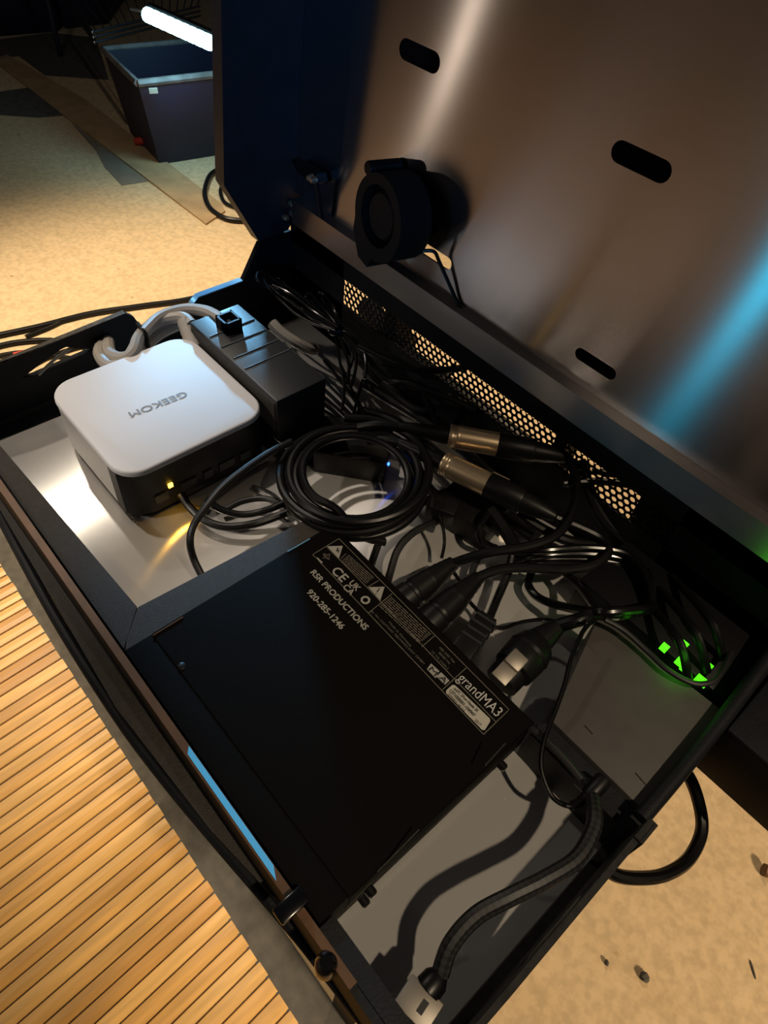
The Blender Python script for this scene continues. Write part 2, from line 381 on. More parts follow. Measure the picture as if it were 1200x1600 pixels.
# left wall with its triangular window
def LWf(x0): return lambda u, v, w: Vector((x0 + w, u, v))
outer = [(0.0342, -0.02), (0.0342, 0.0379), (0.0812, 0.0475), (0.1799, 0.0525), (0.186, 0.047), (0.196, 0.022), (0.232, 0.024), (0.2371, 0.038), (0.244, 0.0435), (0.288, 0.0435), (0.307, 0.073), (0.340, 0.075), (0.340, -0.02)]
tri = [(0.0921, 0.0306), (0.100, 0.0285), (0.1505, 0.0316), (0.139, 0.0365), (0.1290, 0.0425), (0.124, 0.0418)]
mb = MB(); mb.plate(outer, [tri], LWf(XL), 0.0045); lw = mb.build('left_wall', M['case'], case)
mb = MB(); mb.prism([(XL-.0046, .0342, .038), (XL+.0001, .0342, .038), (XL+.0001, .0812, .0476), (XL-.0046, .0812, .0476)], (0, 0, .0004))
mb.prism([(XL-.0046, .0812, .0476), (XL+.0001, .0812, .0476), (XL+.0001, .1799, .0526), (XL-.0046, .1799, .0526)], (0, 0, .0004))
mb.build('scuffed_edge', M['scuff'], lw)
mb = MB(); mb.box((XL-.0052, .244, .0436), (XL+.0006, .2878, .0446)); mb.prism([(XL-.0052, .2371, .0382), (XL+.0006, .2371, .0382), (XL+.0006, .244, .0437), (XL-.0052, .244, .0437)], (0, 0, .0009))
o = mb.build('cyan_lit_lip', M['blue_edge'], lw); o['label'] = 'top edge of the left wall, painted pale blue as cyan light'  # cyan light falling on the lip is painted in its colour
mb = MB(); mb.box((XL, .0486, -.0035), (-.446, .24, -.0012)); mb.box((XL, .0486, -.002), (XL+.002, .24, .003)); mb.build('inner_gutter', M['psu'], case)
# right wall: thick front section, step, thinner rear section
mb = MB(); mb.plate([(0.0342, -.02), (0.0342, .0379), (.0812, .0475), (.171, .0498), (.171, .0515), (.184, .0515), (.184, -.02)], [tri], LWf(.0312), .0030); mb.build('right_wall', M['ply'], case)
mb = MB(); mb.box((0.0236, .0342, -.004), (.0283, .184, .010)); mb.box((.0310, .171, .030), (.0328, .184, .0515)); mb.build('right_gutter', M['ply'], case)
mb = MB()
mb.tube(spline([(0.0262, .186, .040), (0.0262, .22, .041), (.0255, .262, .0415), (.024, .30, .043), (.022, .336, .046)]), .0042, 12)
mb.box((0.0225, .180, -.004), (0.0300, .338, .037)); mb.build('right_wall_rear', M['case'], case)
mb = MB(); mb.box((0.0303, .2625, -.008), (0.16, .35, .0385)); mb.box((0.0303, .262, .0385), (0.16, .35, .041)); mb.build('side_housing', M['case'], case, bevel=.001)
# perforated rear wall with round holes
mb = MB(); YB = 0.340; px_, pr_ = 0.0055, 0.0021; rows, cols = 5, 60; X0, Z0 = -0.390, 0.0446
for j in range(rows):
    for i in range(cols - (j % 2)):
        cx = X0 + i*px_ + (px_/2 if j % 2 else 0); cz = Z0 + j*px_*.866
        R6 = px_/math.sqrt(3); hexv = [(cx + R6*math.cos(math.radians(30+60*k)), cz + R6*math.sin(math.radians(30+60*k))) for k in range(6)]
        ring = []
        for k in range(6):
            a, b = hexv[k], hexv[(k+1) % 6]; ring += [a, ((a[0]+b[0])/2, (a[1]+b[1])/2)]
        inner = [(cx + pr_*math.cos(math.radians(30+30*k)), cz + pr_*math.sin(math.radians(30+30*k))) for k in range(12)]
        vs = [(x, YB, z) for x, z in ring] + [(x, YB, z) for x, z in inner] + [(x, YB+.001, z) for x, z in inner]
        fs = [(k, (k+1) % 12, 12+(k+1) % 12, 12+k) for k in range(12)] + [(12+k, 12+(k+1) % 12, 24+(k+1) % 12, 24+k) for k in range(12)]
        mb.add(vs, fs)
zt = Z0 + 4*px_*.866
mb.box((XL, YB-.0003, -.004), (XR, YB+.0013, Z0-.0027)); mb.box((XL, YB-.0003, zt+.0026), (XR, YB+.0013, .0875))
mb.box((XL, YB-.0003, -.004), (X0-.0024, YB+.0013, .0875)); mb.box((X0+(cols-1)*px_+.0024, YB-.0003, -.004), (XR, YB+.0013, .0875))
mb.build('perforated_rear_wall', M['case'], case, ang=60)
# hinge rail: aluminium angle
mb = MB(); mb.prism([(-.4565, .335, .0868), (-.4565, .335, .1076), (-.4565, .3452, .1080), (-.4565, .3452, .1058), (-.4565, .3368, .1056), (-.4565, .3368, .0868)], (.49, 0, 0))
mb.build('hinge_rail', M['rail'], case, uv=lambda c: (c.x, c.y + c.z))
# front: brown metal rail, strip coloured as a cyan reflection, dark lip, outer bar
mb = MB(); mb.box((XL, .0343, .0368), (-.014, .0384, .0380))
fr = mb.build('front_rail', M['brown_metal'], case); fr['label'] = 'brownish metal rail along the front edge'
mb = MB(); mb.box((XL, .0342, -.004), (XR, .0378, .0367)); mb.build('front_panel', M['case'], case)
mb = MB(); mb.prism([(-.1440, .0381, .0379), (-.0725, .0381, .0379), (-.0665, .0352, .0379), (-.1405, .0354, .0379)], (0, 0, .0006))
o = mb.build('cyan_reflection_strip', M['blue'], fr); o['label'] = 'bright pale blue strip painted as a cyan reflection in the rail'  # reflected cyan light built as a coloured strip
lip = [(-20, 760, .010), (250, 1128, .012), (380, 1318, .012), (470, 1445, .012), (436, 1414, 0), (330, 1298, 0), (180, 1108, 0), (60, 908, 0), (-20, 770, 0)]
mb = MB(); mb.prism([P(-30, 722, .008), P(60, 852, .008), P(250, 1120, .008), P(380, 1308, .008), P(468, 1435, .008), P(448, 1424, .008), P(330, 1298, .008), P(180, 1104, .008), P(60, 898, .008), P(-30, 745, .008)], (0, 0, -.02))
mb.build('front_lip', M['frame'], case)
mb = MB(); mb.tube(spline(pxs([(-30, 750, 0), (0, 806, 0), (85, 962, 0), (180, 1112, 0), (255, 1213, 0), (330, 1303, 0), (400, 1384, 0), (470, 1466, 0), (520, 1530, -.004), (575, 1600, -.006)])), .0033, 10)
mb.build('edge_trim', M['case'], case)
mb = MB(); mb.prism([(-.0400, .0384, .034), (-.0400, P(534, 1447, .034).y, .034), (.0258, P(534, 1447, .034).y, .034), (.0258, .0384, .034)], (0, 0, -.037)); mb.build('front_wall', M['case'], case)
# charcoal frame around the left compartment
zf = .0355
mb = MB(); mb.prism([(XL+.001, P(-4, 703, zf).y, zf), P(214, 948, zf), P(198, 998, zf), (-.214, .0400, zf), (XL+.001, .0400, zf)], (0, 0, -.003))
o = mb.build('charcoal_frame_front', M['frame'], case)
mb = MB(); mb.prism([P(216, 948.5, zf), P(472, 815, zf), (-.2122, P(500, 830, zf).y, zf), (-.2122, .0402, zf), P(198, 998, zf)], (0, 0, -.003))
mb.build('charcoal_frame_side', M['frame'], case)
# under-tray fittings
mb = MB()
for x in (-.40, -.03):
    for y in (.10, .30):
        mb.box((x-.018, y-.018, ZF), (x+.018, y+.018, -.024))
mb.build('stand', M['case'], case)
# ---- lid
s4 = [lid2(656, 379), lid2(699, 418)]
holes = []
for (pa, pb, r) in (((625, 66), (686, 109), .0060), ((957, 229), (1047, 277), .0056), ((899, 549), (962, 588), .0040)):
    ua, ub = lid2(*pa), lid2(*pb); vm = (ua[1]+ub[1])/2
    holes.append(stadium((ua[0], vm), (ub[0], vm), r))
holes.append(stadium((-.3195, .0093), (-.2855, .0093), .0043))
mb = MB(); mb.plate([(-.4645, -.012), (.24, -.012), (.24, .42), (-.4645, .42)], holes, LW, .0015)
lid = mb.build('lid', M['steel'], case, uv=lambda c: (c.x, c.z), ang=50); lid['label'] = 'brushed stainless steel lid panel with slots'
sp = [(.2777, .129), (.3068, .0745), (.336, .0765), (.362, .10), (.392, .52), (.310, .52)]
mb = MB(); mb.prism([(XL+.0002, y, z) for y, z in sp], (-.012, 0, 0)); mb.build('lid_side_panel', M['side'], lid)
mb = MB(); mb.prism([LW(-.46, .012, -.030), LW(-.255, .012, -.030), LW(-.255, -.035, -.030), LW(.24, -.035, -.030), LW(.24, .42, -.030), LW(-.46, .42, -.030)], -LN*.003); mb.build('lid_back_shell', M['case'], lid)
# hinge arm and screws at the left end
hb = MB(); A = [PL(456, 252, .012), PL(470, 258, .012), PL(494, 272, .012), PL(497, 286, .012), PL(488, 290, .012), PL(464, 268, .012)]
hb.prism(A, -LN*.010); hb.tube([PL(492, 276, .012), PL(497, 300, .010), PL(503, 347, .006)], .0022, 8); hb.build('lid_stay', M['plastic'], lid)
for k, p in enumerate([(455, 318), (456, 333), (445, 339), (487, 277), (492, 281)]):
    q = on(p[0], p[1], 0, XL+.001) if k < 3 else PL(p[0], p[1], .014)
    d = Vector((.004, 0, 0)) if k < 3 else LN*.004
    m_ = MB(); m_.lathe(q-d*.2, q+d, [(0, .0026), (.6, .0026), (1, .0016)], 12); m_.build('screw', M['chrome'], lid)
# clip and knob on the front rail
c0 = P(455, 1415, .041); k_ = MB(); k_.obox(c0, (.0040, 0, 0), (0, .0075, 0), (0, 0, .002)); k_.build('rail_clip', M['gloss'], fr, bevel=.001)
c0 = P(510, 1506, .038); k_ = MB(); k_.lathe(c0-Vector((0, 0, .012)), c0+Vector((0, 0, .004)), [(0, .0050), (.7, .0050), (.9, .0042), (1, .003)], 18); k_.build('corner_knob', M['gloss'], case)

# ================================================================== BLOWER FAN
fan = thing('blower_fan', 'round black blower fan fixed to the steel lid, wire at its lower edge', 'fan', (-.338, .335, .15))
FA = math.radians(9); FO = .0045
qf = PL(589, 339, .0265*math.cos(FA)+FO)
fc = (qf.x + .0265*math.sin(FA), (qf-LP).dot(LT) - .001)
def FW(u, v, w): return LW(fc[0] + u*math.cos(FA) - w*math.sin(FA), fc[1]+v, w*math.cos(FA) + u*math.sin(FA) + FO)
body = []
R1 = .0282
for i in range(41):
    a = math.radians(200 - i*(290/40)); rr = R1*(1 + .04*i/40); body.append((rr*math.cos(a), rr*math.sin(a)))
body += [(-.004, -.038), (-.0165, -.036), (-.027, -.020)]
mb = MB(); mb.plate(body, [circ(0, .001, .0205, 28)], lambda u, v, w: FW(u, v, .0265 + w), .0255)
mb.build('housing', M['fanface'], fan, bevel=0, ang=40)
mb = MB(); mb.lathe(FW(0, .001, .005), FW(0, .001, .0235), [(0, .0160), (.9, .0160), (1, .0145)], 28); mb.build('hub', M['fanface'], fan)
mb = MB()
for i in range(26):
    a = 2*math.pi*i/26; c = Vector((math.cos(a), math.sin(a))); t = Vector((-c.y, c.x))
    mb.prism([FW(c.x*.0165, .001+c.y*.0165, .022), FW(c.x*.0198+t.x*.0015, .001+c.y*.0198+t.y*.0015, .022), FW(c.x*.0198+t.x*.002, .001+c.y*.0198+t.y*.002, .022), FW(c.x*.0165+t.x*.0005, .001+c.y*.0165+t.y*.0005, .022)], -LN*.016)
mb.build('impeller', M['plastic'], fan)
mb = MB(); q = FW(0, 0, 0); mb.obox(LW(fc[0], fc[1], .0034), (.014, 0, 0), LT*.012, LN*.0033); mb.build('mounting_bracket', M['plastic'], fan)
for (u, v) in ((-.0190, .0255), (-.019, -.024)):
    mb = MB(); mb.lathe(FW(u, v, .0005), FW(u, v, .0262), [(0, .0048), (.96, .0048), (1, .0042), (1.001, .0022)], 16); mb.build('mounting_lug', M['plastic'], fan)
o = MB().tube(spline([PL(660, 392, .016), PL(678, 393, .010), PL(686, 408, .006), PL(700, 440, .004), PL(716, 474, .002), PL(738, 504, .002)]), .0013, 8).build('fan_wire', M['cable'])
tag(o, 'thin black wire running down from the round blower fan across the lid slot', 'cable')

# ================================================================== MINI PC
pc = thing('mini_pc', 'silver square mini computer with rounded corners and grey lettering on its lid', 'computer', (-.3675, .150, .0))
x0, x1, y0, y1 = -.4225, -.3115, .0945, .2075
mb = MB(); N = 8; rr_ = .0185
prof = [(.0450, 0), (.0475, .0002), (.0485, .0008), (.0490, .0018)]
loops = []
for z, ins in prof: loops.append([(x, y, z) for x, y in rrect(x0+ins, y0+ins, x1-ins, y1-ins, rr_-ins, N)])
n = len(loops[0]); vs = [p for l in loops for p in l]; fs = []
for k in range(len(loops)-1): fs += [(k*n+i, k*n+(i+1) % n, (k+1)*n+(i+1) % n, (k+1)*n+i) for i in range(n)]
fs += [tuple(range((len(loops)-1)*n, len(loops)*n)), tuple(range(n))[::-1]]
mb.add(vs, fs); mb.build('top_cover', M['alu'], pc)
mb = MB(); mb.prism([(x, y, .006) for x, y in rrect(x0+.0006, y0+.0006, x1-.004, y1-.0006, rr_, N)], (0, 0, .0392)); mb.build('perforated_side', M['grille'], pc)
mb = MB(); mb.prism([(x1-.0245, y0+.0006, .006), (x1-.0245+.012, y0+.0005, .006), (x1-.005, y0+.006, .006), (x1-.0012, y0+.0165, .006), (x1-.0012, y1-.0165, .006), (x1-.005, y1-.006, .006), (x1-.013, y1-.001, .006), (x1-.0245, y1-.001, .006)], (0, 0, .0391)); mb.build('port_panel', M['plastic'], pc)
for k, yy in enumerate((.112, .132, .150, .163, .180)):
    mb = MB(); mb.box((x1-.0015, yy, .014), (x1-.0002, yy+(.010, .012, .007, .012, .009)[k], .021)); mb.build('port', M['psu'], pc)
mb = MB(); mb.prism([(x, y, .003) for x, y in rrect(x0+.008, y0+.004, x1-.006, y1-.004, .014, N)], (0, 0, .0035)); mb.build('bottom_plate', M['plastic'], pc)
for (fx, fy) in ((x0+.018, y0+.016), (x1-.018, y0+.016), (x0+.018, y1-.016), (x1-.018, y1-.016)):
    mb = MB(); mb.lathe((fx, fy, 0), (fx, fy, .0035), [(0, .006), (1, .006)], 14); mb.build('rubber_foot', M['plastic'], pc)
mb = MB(); mb.box((x1-.0008, .1230, .0235), (x1+.0004, .1262, .0268)); mb.build('power_light', M['amber'], pc)
mb = MB(); text_into(mb, 'GEEKOM', P(288, 611.5, .0492), P(200, 645, .0492), .0060, depth=.0001, bold=.01)
mb.build('lettering', M['letter'], pc, smooth=False)
lamp('amber_glow', (x1+.004, .1245, .020), (x1+.03, .11, 0), .003, (1, .5, .05), .003)

# ================================================================== NODE BOX (black interface with label)
nd = thing('interface_box', 'flat black steel interface box with printed specification label, in the front of the tray', 'box', (-.125, .11, 0))
nx0, nx1, ny0, ny1, nz = -.2112, -.0402, .0396, .1832, .0380
gy = .0555
mb = MB(); mb.box((nx0+.0006, ny0+.0006, .003), (nx1-.0006, ny1-.0006, nz-.0012)); mb.build('body', M['node'], nd)
mb = MB(); mb.box((nx0, gy+.0004, nz-.002), (nx1, ny1, nz)); mb.box((nx1-.0008, gy+.001, nz-.030), (nx1, ny1, nz)); mb.build('top_cover', M['node'], nd, bevel=.0004)
mb = MB(); mb.box((nx0, ny0, nz-.0024), (nx1-.0006, gy-.0004, nz-.0005)); mb.build('front_strip', M['node'], nd, bevel=.0003)
q = P(284, 1041, nz); mb = MB(); mb.lathe(q-Vector((0, 0, .0005)), q+Vector((0, 0, .0006)), [(0, .0022), (.7, .0022), (1, .0015)], 14); mb.build('screw', M['plastic'], nd)
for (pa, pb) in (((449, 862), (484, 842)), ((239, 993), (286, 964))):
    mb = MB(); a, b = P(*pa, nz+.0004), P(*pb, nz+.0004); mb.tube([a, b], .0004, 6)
    mb.build('bright_edge', M['blue_edge'] if pa[0] > 400 else M['brown_metal'], nd)
for p in ((783, 1195), (733, 1250), (578, 1391), (568, 1407)):
    q = on(p[0], p[1], 0, nx1+.001); mb = MB(); mb.lathe(q-Vector((.002, 0, 0)), q+Vector((.0032, 0, 0)), [(0, .0026), (.8, .0026), (1, .0018)], 14); mb.build('side_screw', M['plastic'], nd)
for (pa, pb) in (((790, 1161), (758, 1196)), ((590, 1362), (655, 1296)), ((540, 1420), (580, 1378))):
    a, b = on(*pa, 0, nx1+.0002), on(*pb, 0, nx1+.0002); mb = MB(); mb.tube([a, b], .0004, 6); mb.build('vent_edge', M['frame'], nd)
for (fx, fy) in ((nx0+.012, ny0+.012), (nx1-.012, ny0+.012), (nx0+.012, ny1-.012), (nx1-.012, ny1-.012)):
    mb = MB(); mb.lathe((fx, fy, 0), (fx, fy, .0032), [(0, .005), (1, .005)], 12); mb.build('rubber_foot', M['plastic'], nd)
def Z(zx, zy, z=nz+.0001): return P(460+zx*.3, 820+zy*.3, z)
def line(mb, a, b, w=.00022):
    a, b = Vector(a), Vector(b); d = (b-a).normalized(); s = Vector((-d.y, d.x, 0))*w
    mb.prism([a-s, b-s, b+s, a+s], (0, 0, .0001))
lab = MB()
for a, b in (((232,72),(1118,963)), ((1118,963),(985,1092)), ((985,1092),(95,155)), ((95,155),(232,72)), ((168,115),(378,326)), ((378,326),(835,805)), ((270,150),(235,183)),
             ((440,290),(378,326)), ((508,360),(385,460)), ((730,578),(663,636)), ((895,745),(770,860)), ((835,805),(1050,1028)), ((1118,963),(1050,1028))):
    line(lab, Z(*a), Z(*b))
lab.build('label_border', M['printdim'], nd, smooth=False)
lab = MB()
def tri3(c):
    a, b, d = c; lab.prism([Z(*a), Z(*b), Z(*d)], (0, 0, .0001))
tri3(((170,112),(252,110),(232,176))); lab.build('warning_triangle', M['print'], nd, smooth=False); lab = MB()
tri3(((385,325),(470,323),(447,395))); lab.build('warning_triangle', M['print'], nd, smooth=False); lab = MB()
lab.prism([Z(*p) for p in ((120,170),(148,196),(140,201),(112,176))], (0, 0, .0001))
text_into(lab, 'CE', Z(190, 242), Z(246, 300), .0062, depth=.0001, bold=.014)
text_into(lab, 'UK', Z(282, 305), Z(322, 347), .0042, depth=.0001, bold=.012)
text_into(lab, 'CA', Z(250, 326), Z(292, 368), .0042, depth=.0001, bold=.012)
lab.build('approval_marks', M['print'], nd, smooth=False); lab = MB()
text_into(lab, 'RSR PRODUCTIONS', Z(82, 250), Z(364, 550), .0039, depth=.0001, bold=.018)
text_into(lab, '920-285-1246', Z(62, 352), Z(240, 546), .0039, depth=.0001, bold=.018)
lab.build('owner_lettering', M['print'], nd, smooth=False); lab = MB(); g = Z(370, 392); ring = circ(g.x, g.y, .0030, 8, .39); rin = circ(g.x, g.y, .0017, 8, .39)
for i in range(8):
    lab.prism([(ring[i][0], ring[i][1], g.z), (ring[(i+1) % 8][0], ring[(i+1) % 8][1], g.z), (rin[(i+1) % 8][0], rin[(i+1) % 8][1], g.z), (rin[i][0], rin[i][1], g.z)], (0, 0, .0001))
lab.build('round_mark', M['print'], nd, smooth=False); lab = MB()
for c0, c1, c2, c3 in (((712,722),(755,762),(736,800),(690,752)), ((764,768),(808,812),(784,834),(740,790))):
    lab = MB(); lab.prism([Z(*c0), Z(*c1), Z(*c2), Z(*c3)], (0, 0, .0001)); lab.build('logo_tile', M['print'], nd, smooth=False)
for pts_ in (((222,122),(231,118),(226,132),(238,130),(226,150),(228,138),(217,139)),):
    lab = MB(); lab.prism([Z(*p, nz+.0003) for p in pts_], (0, 0, .0001)); lab.build('bolt_symbol', M['ink'], nd, smooth=False)
lab = MB(); line(lab, Z(444, 330, nz+.0003), Z(430, 352, nz+.0003), .0003); line(lab, Z(426, 358, nz+.0003), Z(423, 363, nz+.0003), .0003); lab.build('exclamation_mark', M['ink'], nd, smooth=False)
lab = MB(); wq = [Z(*p) for p in ((150,150),(184,158),(178,180),(158,172))]
for i_ in range(4): line(lab, wq[i_], wq[(i_+1) % 4], .00016)
line(lab, Z(146, 176), Z(186, 150), .00016); line(lab, Z(150, 148), Z(184, 184), .00016); lab.build('bin_symbol', M['printdim'], nd, smooth=False)
lab = MB()
text_into(lab, 'grandMA3', Z(845, 803), Z(1052, 1003), .0064, depth=.0001)
lab.build('model_name', M['white_print'], nd, smooth=False)
lab = MB()
text_into(lab, 'by MA LIGHTING TECHNOLOGY GMBH', Z(398, 452), Z(672, 728), .0013, depth=.0001)
text_into(lab, 'Made in Germany', Z(490, 510), Z(604, 636), .0014, depth=.0001)
text_into(lab, '100-240 Vac', Z(752, 642), Z(832, 722), .0015, depth=.0001)
text_into(lab, '50/60 Hz', Z(748, 668), Z(806, 728), .0015, depth=.0001)
text_into(lab, '15 VA (max.)', Z(712, 664), Z(796, 752), .0015, depth=.0001)
rnd = random.Random(3)
for (a, b, c, k) in (((285,155),(420,275),(-52,42),6), ((505,372),(718,572),(-78,62),8)):
    for i in range(k):
        f = (i+.5)/k; A_ = Vector(a)+Vector(c)*f*.85; B_ = Vector(b)+Vector(c)*f*.85; t = 0
        while t < .97:
            w = .04+rnd.random()*.10; e = min(.98, t+w); line(lab, Z(*(A_.lerp(B_, t))), Z(*(A_.lerp(B_, e))), .00024); t = e+.018
lab.build('fine_print', M['printdim'], nd, smooth=False)
lab = MB(); text_into(lab, 'M', Z(698, 754, nz+.0003), Z(731, 789, nz+.0003), .0032, depth=.0001, bold=.008); text_into(lab, 'A', Z(752, 797, nz+.0003), Z(781, 828, nz+.0003), .0032, depth=.0001, bold=.008); lab.build('logo_letters', M['ink'], nd, smooth=False)
st = MB(); c = [Z(*p) for p in ((828,828),(1026,1018),(985,1076),(783,870))]
ex = (c[1]-c[0]); ey = (c[3]-c[0]); st.prism([c[0]+ex*.04, c[1]-ex*.04, c[1]+ey*.15, c[2]-ey*.15, c[2]-ex*.04, c[3]+ex*.04, c[3]-ey*.15, c[0]+ey*.15], (0, 0, .00015)); so = st.build('white_sticker', M['sticker'], nd, smooth=False)
st = MB(); zz = nz+.0003
text_into(st, 'onPC 2Port Node 2K', Z(828, 856, zz), Z(952, 978, zz), .0018, depth=.0001, bold=.016)
text_into(st, '1371000001-104947', Z(806, 868, zz), Z(932, 1000, zz), .0020, depth=.0001, bold=.02)
text_into(st, 'Software: ver 2.x', Z(800, 884, zz), Z(884, 972, zz), .0013, depth=.0001, bold=.01)
text_into(st, '2517', Z(936, 1020, zz), Z(966, 1050, zz), .0016, depth=.0001, bold=.01)
st.build('sticker_text', M['ink'], so, smooth=False)

# ================================================================== POWER ADAPTER with ridges
ps = thing('power_adapter', 'black ridged power supply brick beside the silver computer', 'power supply', (-.363, .23, 0))
bx0, bx1, by0, by1, bz = -.4205, -.3075, .2105, .2545, .0585
mb = MB(); mb.box((bx0, by0, .006), (bx1, by1, bz)); mb.build('body', M['psu'], ps, bevel=.0012)
for i, t in enumerate((.22, .36, .50, .63)):
    xx = bx0 + (bx1-bx0)*t; mb = MB(); mb.tube([(xx, by0+.002, bz+.0002), (xx, by1-.002, bz+.0002)], .0007, 6); mb.build('ridge', M['ridge'], ps)
mb = MB(); mb.box((bx0+.002, by0-.0008, .030), (bx1-.002, by0+.001, .0555)); mb.build('side_label', M['frame'], ps)
mb = MB(); mb.box((bx0+.003, by0+.003, 0), (bx1-.003, by1-.003, .007)); mb.build('foam_pad', M['plastic'], ps)
tm = thing('cable_tie_mount', 'small square black cable tie mount on top of the ridged power supply', 'cable mount', P(358, 506, bz+.001))
c = P(358, 506, bz+.004); mb = MB()
for s1, s2 in ((1, 0), (-1, 0), (0, 1), (0, -1)):
    mb.obox(c + Vector((s1*.0062, s2*.0062, .001)), (.0009 if s1 else .0071, 0, 0), (0, .0009 if s2 else .0071, 0), (0, 0, .005))
mb.obox(c-Vector((0, 0, .0036)), (.0066, 0, 0), (0, .0066, 0), (0, 0, .0006)); mb.build('frame', M['plastic'], tm)
mb = MB(); mb.lathe(c-Vector((0, 0, .003)), c+Vector((0, 0, .003)), [(0, .0028), (.6, .0028), (1, .0015)], 12); mb.build('post', M['psu'], tm)

# ================================================================== DARK GREY SWITCH BOX on the right
sw = thing('network_switch', 'plain dark grey metal box filling the right rear corner of the tray', 'box', (-.01, .23, 0))
zs = .035
mb = MB(); mb.prism([P(936, 960, zs), P(1128, 1109, zs), P(1001, 1262, zs), P(862, 1126, zs)], (0, 0, -.0335)); mb.build('body', M['switch'], sw, bevel=.0008)
mb = MB(); mb.tube([P(914, 1134, zs+.0001), P(926, 1147, zs+.0001)], .0004, 6); mb.build('scratch', M['ink'], sw); mb = MB(); mb.tube([P(993, 1208, zs+.0001), P(1009, 1226, zs+.0001)], .0004, 6); mb.build('scratch', M['ink'], sw)
for p in ((1066, 1010), (1068, 1046), (1094, 1066), (1060, 1036), (1036, 1014), (1104, 1044)):
    q = P(p[0]+2, p[1]-2, .028); mb = MB(); s_ = .0036 if p[0] == 1094 else .0022; mb.obox(q, (s_, 0, 0), (0, .0016, 0), (0, 0, .0022)); mb.build('green_light', M['green'], sw)
lamp('green_glow', P(1075, 1030, .045), P(1150, 960, .05), .010, (.1, 1, .02), .01, 'POINT')
bar = MB(); bar.prism([P(832, 1134, .030), P(862, 1128, .030), P(1000, 1264, .030), P(984, 1290, .030), P(968, 1290, .030), P(828, 1146, .030)], (0, 0, -.030))
bo = bar.build('divider_bar', M['case']); tag(bo, 'black bar standing between the flat black box and the dark grey box', 'bar')
# ================================================================== CONNECTORS
def xlr(label, p0, p1, rs=.0084, boot=True, mic=False):
    p0, p1 = Vector(p0), Vector(p1); d = p1-p0
    t = thing('xlr_connector', label, 'connector', p0, 'XLR connectors joined above the cables')
    def seg(a, b, prof, m, name):
        mb = MB(); mb.lathe(p0+d*a, p0+d*b, prof, 24); return mb.build(name, m, t)
    seg(0, .30, [(0, .0030), (.15, .0040), (.9, .0062), (1, .0062)], M['plastic'], 'strain_relief')
    seg(.30, .36, [(0, rs*.96), (.2, rs), (.3, rs*.93), (.5, rs), (.6, rs*.93), (.8, rs), (1, rs*.97)], M['chrome'], 'grip_ring')
    seg(.36, .585, [(0, rs), (1, rs)], M['chrome'], 'metal_shell')
    seg(.585, .80, [(0, rs*1.02), (.05, rs*1.06), (.95, rs*1.06), (1, rs)], M['plastic'], 'socket_shell')
    seg(.80, 1.0, [(0, rs*.9), (.3, rs*.85), (.8, rs*.6), (1, .0034)], M['plastic'], 'rear_boot')
    return t, p0, d
a0, a1 = P(618, 668, .050), P(895, 712, .050)
t1, q0, dd = xlr('upper of two XLR connectors with worn metal shell and lettered black barrel', P(622, 666, .052), P(888, 715, .052))
up = (-ray(780, 692)).normalized(); xd = dd.normalized(); nn = (up - xd*up.dot(xd)).normalized(); yd = nn.cross(xd)
mb = MB(); sA = q0 + dd*.60 + nn*.0077 - yd*.001; text_into(mb, '@Eurolite', sA, sA + dd*.13, .0018, up=nn, depth=.0001); mb.build('lettering', M['print'], t1, smooth=False)
t2, q0, dd = xlr('lower of two XLR connectors, its shell nearer the coiled cable', P(622, 690, .046), P(868, 808, .046))
mb = MB(); c = q0 + dd*.60 + Vector((.002, .008, .004)); mb.obox(c, dd.normalized()*.006, (-.001, .0012, 0), (0, 0, .0012)); mb.build('latch', M['chrome'], t2)

def boot(name, label, p0, p1, r0, r1, r2, rib=True, group=None):
    p0, p1 = Vector(p0), Vector(p1); p0 = p0 + (p0-p1)*((p0.y-.179)/(p1.y-p0.y))
    t = thing(name, label, 'connector', p0, group)
    mb = MB(); prof = [(0, r0*.96), (.03, r0), (.30, r0*1.02), (.32, r0*.93), (.36, r0*.93), (.38, r0*1.0), (.6, r1)]
    mb.lathe(p0, Vector(p0).lerp(Vector(p1), .62), [(q/.62, r) for q, r in prof if q <= .62], 24); mb.build('barrel', M['plastic'], t)
    mb = MB(); pr = []
    for i in range(12): f = i/11; r = r1 + (r2-r1)*f; pr += [(f, r*(1 if i % 2 else .94))]
    mb.lathe(Vector(p0).lerp(Vector(p1), .60), p1, pr, 20); mb.build('strain_relief', M['plastic'], t)
    return t
boot('data_connector', 'first fat black connector plugged into the label side of the flat black box', P(646, 926, .022), P(708, 880, .026), .0098, .0088, .0048, group=None)
boot('data_connector', 'second fat black connector, beside the first, its cable sweeping right', P(680, 965, .022), P(748, 902, .026), .0100, .0090, .0045)
# ethernet plug
et = thing('ethernet_plug', 'small black ribbed network plug at the rear edge of the flat black box', 'connector', P(742, 1000, .02))
a, b = P(736, 1004, .018), P(760, 972, .018); a = a + (a-b)*((a.y-.184)/(b.y-a.y)); d = (b-a); s = Vector((-d.y, d.x, 0)).normalized()*.0068
mb = MB(); mb.prism([a-s, b-s*.85, b+s*.85, a+s], (0, 0, .009)); mb.build('body', M['plastic'], et, bevel=.0008)
for k in range(4):
    f = .45+.15*k; mb = MB(); c = a.lerp(b, f)+Vector((0, 0, .0045)); mb.obox(c, s*1.0, d.normalized()*.0009, (0, 0, .0050)); mb.build('rib', M['psu'], et)
